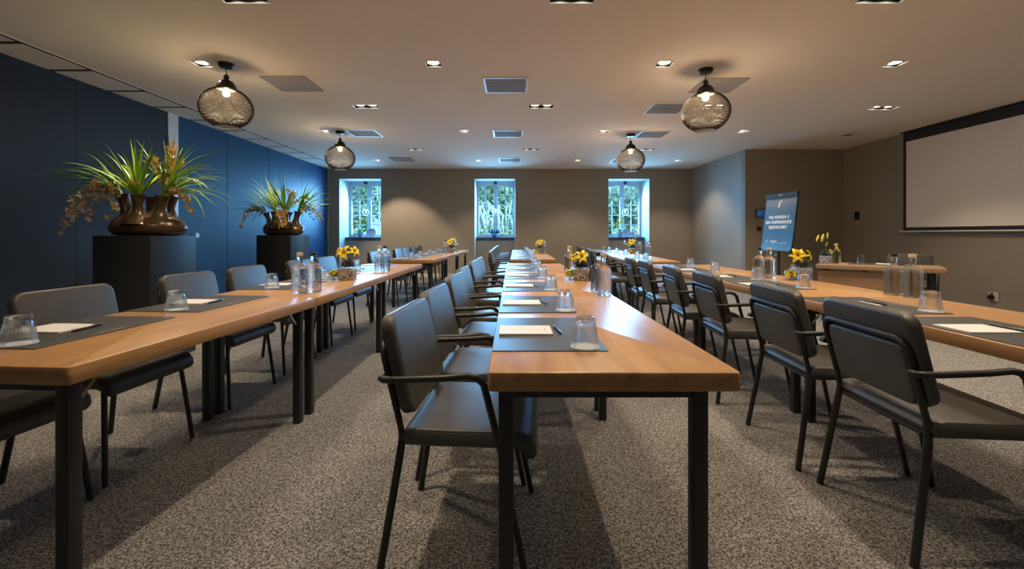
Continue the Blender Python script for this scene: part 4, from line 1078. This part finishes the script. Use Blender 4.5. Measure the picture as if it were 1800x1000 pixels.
# ------------------------------------------------------------------ garden outside the windows
struct(MB().bbox(-30, 30, YB+1.25, 45, -.4, -.3).build('ground', 'lawn'))
def tree(name, label, x, y, rx, h, mat, seed, n=5200, leaf=.15, group='garden trees', z0=.0):
    rn = random.Random(seed); t = thing(name, label, 'tree' if name == 'garden_tree' else 'shrub', (x, y, -.3), 0, group)
    q = MB(); q.tube([(0, 0, 0), (.05, 0, h*.3), (0, .05, h*.7)], 1, 8, rads=[.14, .1, .05]); q.build('trunk', 'bark', t)
    q = MB()
    for k in range(n):
        u = Vector((rn.gauss(0, 1), rn.gauss(0, 1), rn.gauss(0, 1))).normalized()*(rn.random()**.4)
        c = Vector((u.x*rx, u.y*rx*.7, z0 + (h-z0)*(.5+.5*u.z)))
        a_ = Vector((rn.gauss(0, 1), rn.gauss(0, 1), rn.gauss(0, 1))).normalized(); b_ = a_.orthogonal().normalized()
        s = leaf*rn.uniform(.5, 1.3)
        vs = [q.bm.verts.new(c + p_) for p_ in (a_*s, b_*s*.45, -a_*s, -b_*s*.45)]; q.bm.faces.new(vs)
    q.build('foliage', mat, t, smooth=False)
for i, (x, y, rx, h, mt, lab) in enumerate([(-8.2, 19, 2.4, 5.2, 'tree1', 'leafy garden tree seen through the left window'), (-1.6, 20, 2.2, 4.3, 'tree1', 'broad leafy garden tree seen through the middle window'), (2.1, 23.6, 2.2, 4.9, 'tree1', 'leafy garden tree behind the right half of the middle window'), (5.6, 20, 2.4, 3.7, 'tree1', 'lower garden tree seen through the right window'), (-5.2, 24, 2.2, 5.0, 'tree2', 'pale garden tree right of the one in the left window')]):
    tree('garden_tree', lab, x, y, rx, h, mt, 30+i, z0=.6)
for i, (x, y, rx, h, mt, lab) in enumerate([(-6.6, 15.6, 1.5, 1.9, 'tree2', 'pale shrub below the left window view'), (-.7, 15.6, 1.4, 1.7, 'tree2', 'pale shrub below the middle window view'), (4.6, 15.6, 1.5, 1.8, 'tree2', 'pale shrub below the right window view')]):
    tree('garden_shrub', lab, x, y, rx, h, mt, 50+i, n=1800, leaf=.10, group='garden shrubs', z0=.05)
g = MB(); rn = random.Random(9)
for k in range(60):
    x = -1.2+rn.gauss(0, .55); y = 17.6+rn.gauss(0, .2); h = rn.uniform(1.6, 2.3)
    g.tube([(x, y, -.3), (x+.05, y, h*.6), (x+rn.uniform(-.2, .2), y, h), (x+rn.uniform(-.3, .3), y, h+.3)], 1, 5, rads=[.006, .006, .05, .005])
o = g.build('plume_grass', 'plume'); tag(o, 'clump of pale plumed grass outside the middle window', 'plant', None, 'stuff')

# ------------------------------------------------------------------ daylight
w = bpy.data.worlds.new('daylight_sky'); sc.world = w; w.use_nodes = True
bg = w.node_tree.nodes['Background']; bg.inputs['Color'].default_value = (0.34, 0.74, 1.0, 1); bg.inputs['Strength'].default_value = 0.95
su = bpy.data.lights.new('sun', 'SUN'); su.energy = 3.2; su.color = (.50, .84, 1.0); su.angle = .05
so = bpy.data.objects.new('sun', su); COL.objects.link(so); so.rotation_euler = (math.radians(48), 0, math.radians(25))
for i, (a, b) in enumerate(NW):
    l = bpy.data.lights.new('window_daylight', 'AREA'); l.shape = 'RECTANGLE'; l.size = (b-a)-.16; l.size_y = NT-1.065-.2
    l.energy = 100; l.color = (.18, .54, 1.0); l.spread = math.radians(140)
    o = bpy.data.objects.new('window_daylight', l); COL.objects.link(o)
    o.location = ((a+b)/2, YB+DWN+.10, (NT+1.065)/2); o.rotation_euler = (-PI/2+math.radians(24), 0, 0)

# ------------------------------------------------------------------ camera and view
cam = bpy.data.cameras.new('camera'); cam.sensor_width = 36; cam.lens = 36*F/1800; cam.shift_y = -(500-HY)/1800; cam.clip_start = .05
co_ = bpy.data.objects.new('camera', cam); COL.objects.link(co_); co_.location = (0, 0, HC); co_.rotation_euler = (PI/2, 0, 0)
sc.camera = co_
vs_ = sc.view_settings; vs_.view_transform = 'Standard'; vs_.look = 'None'; vs_.gamma = 1; vs_.use_curve_mapping = False; vs_.exposure = 0.8
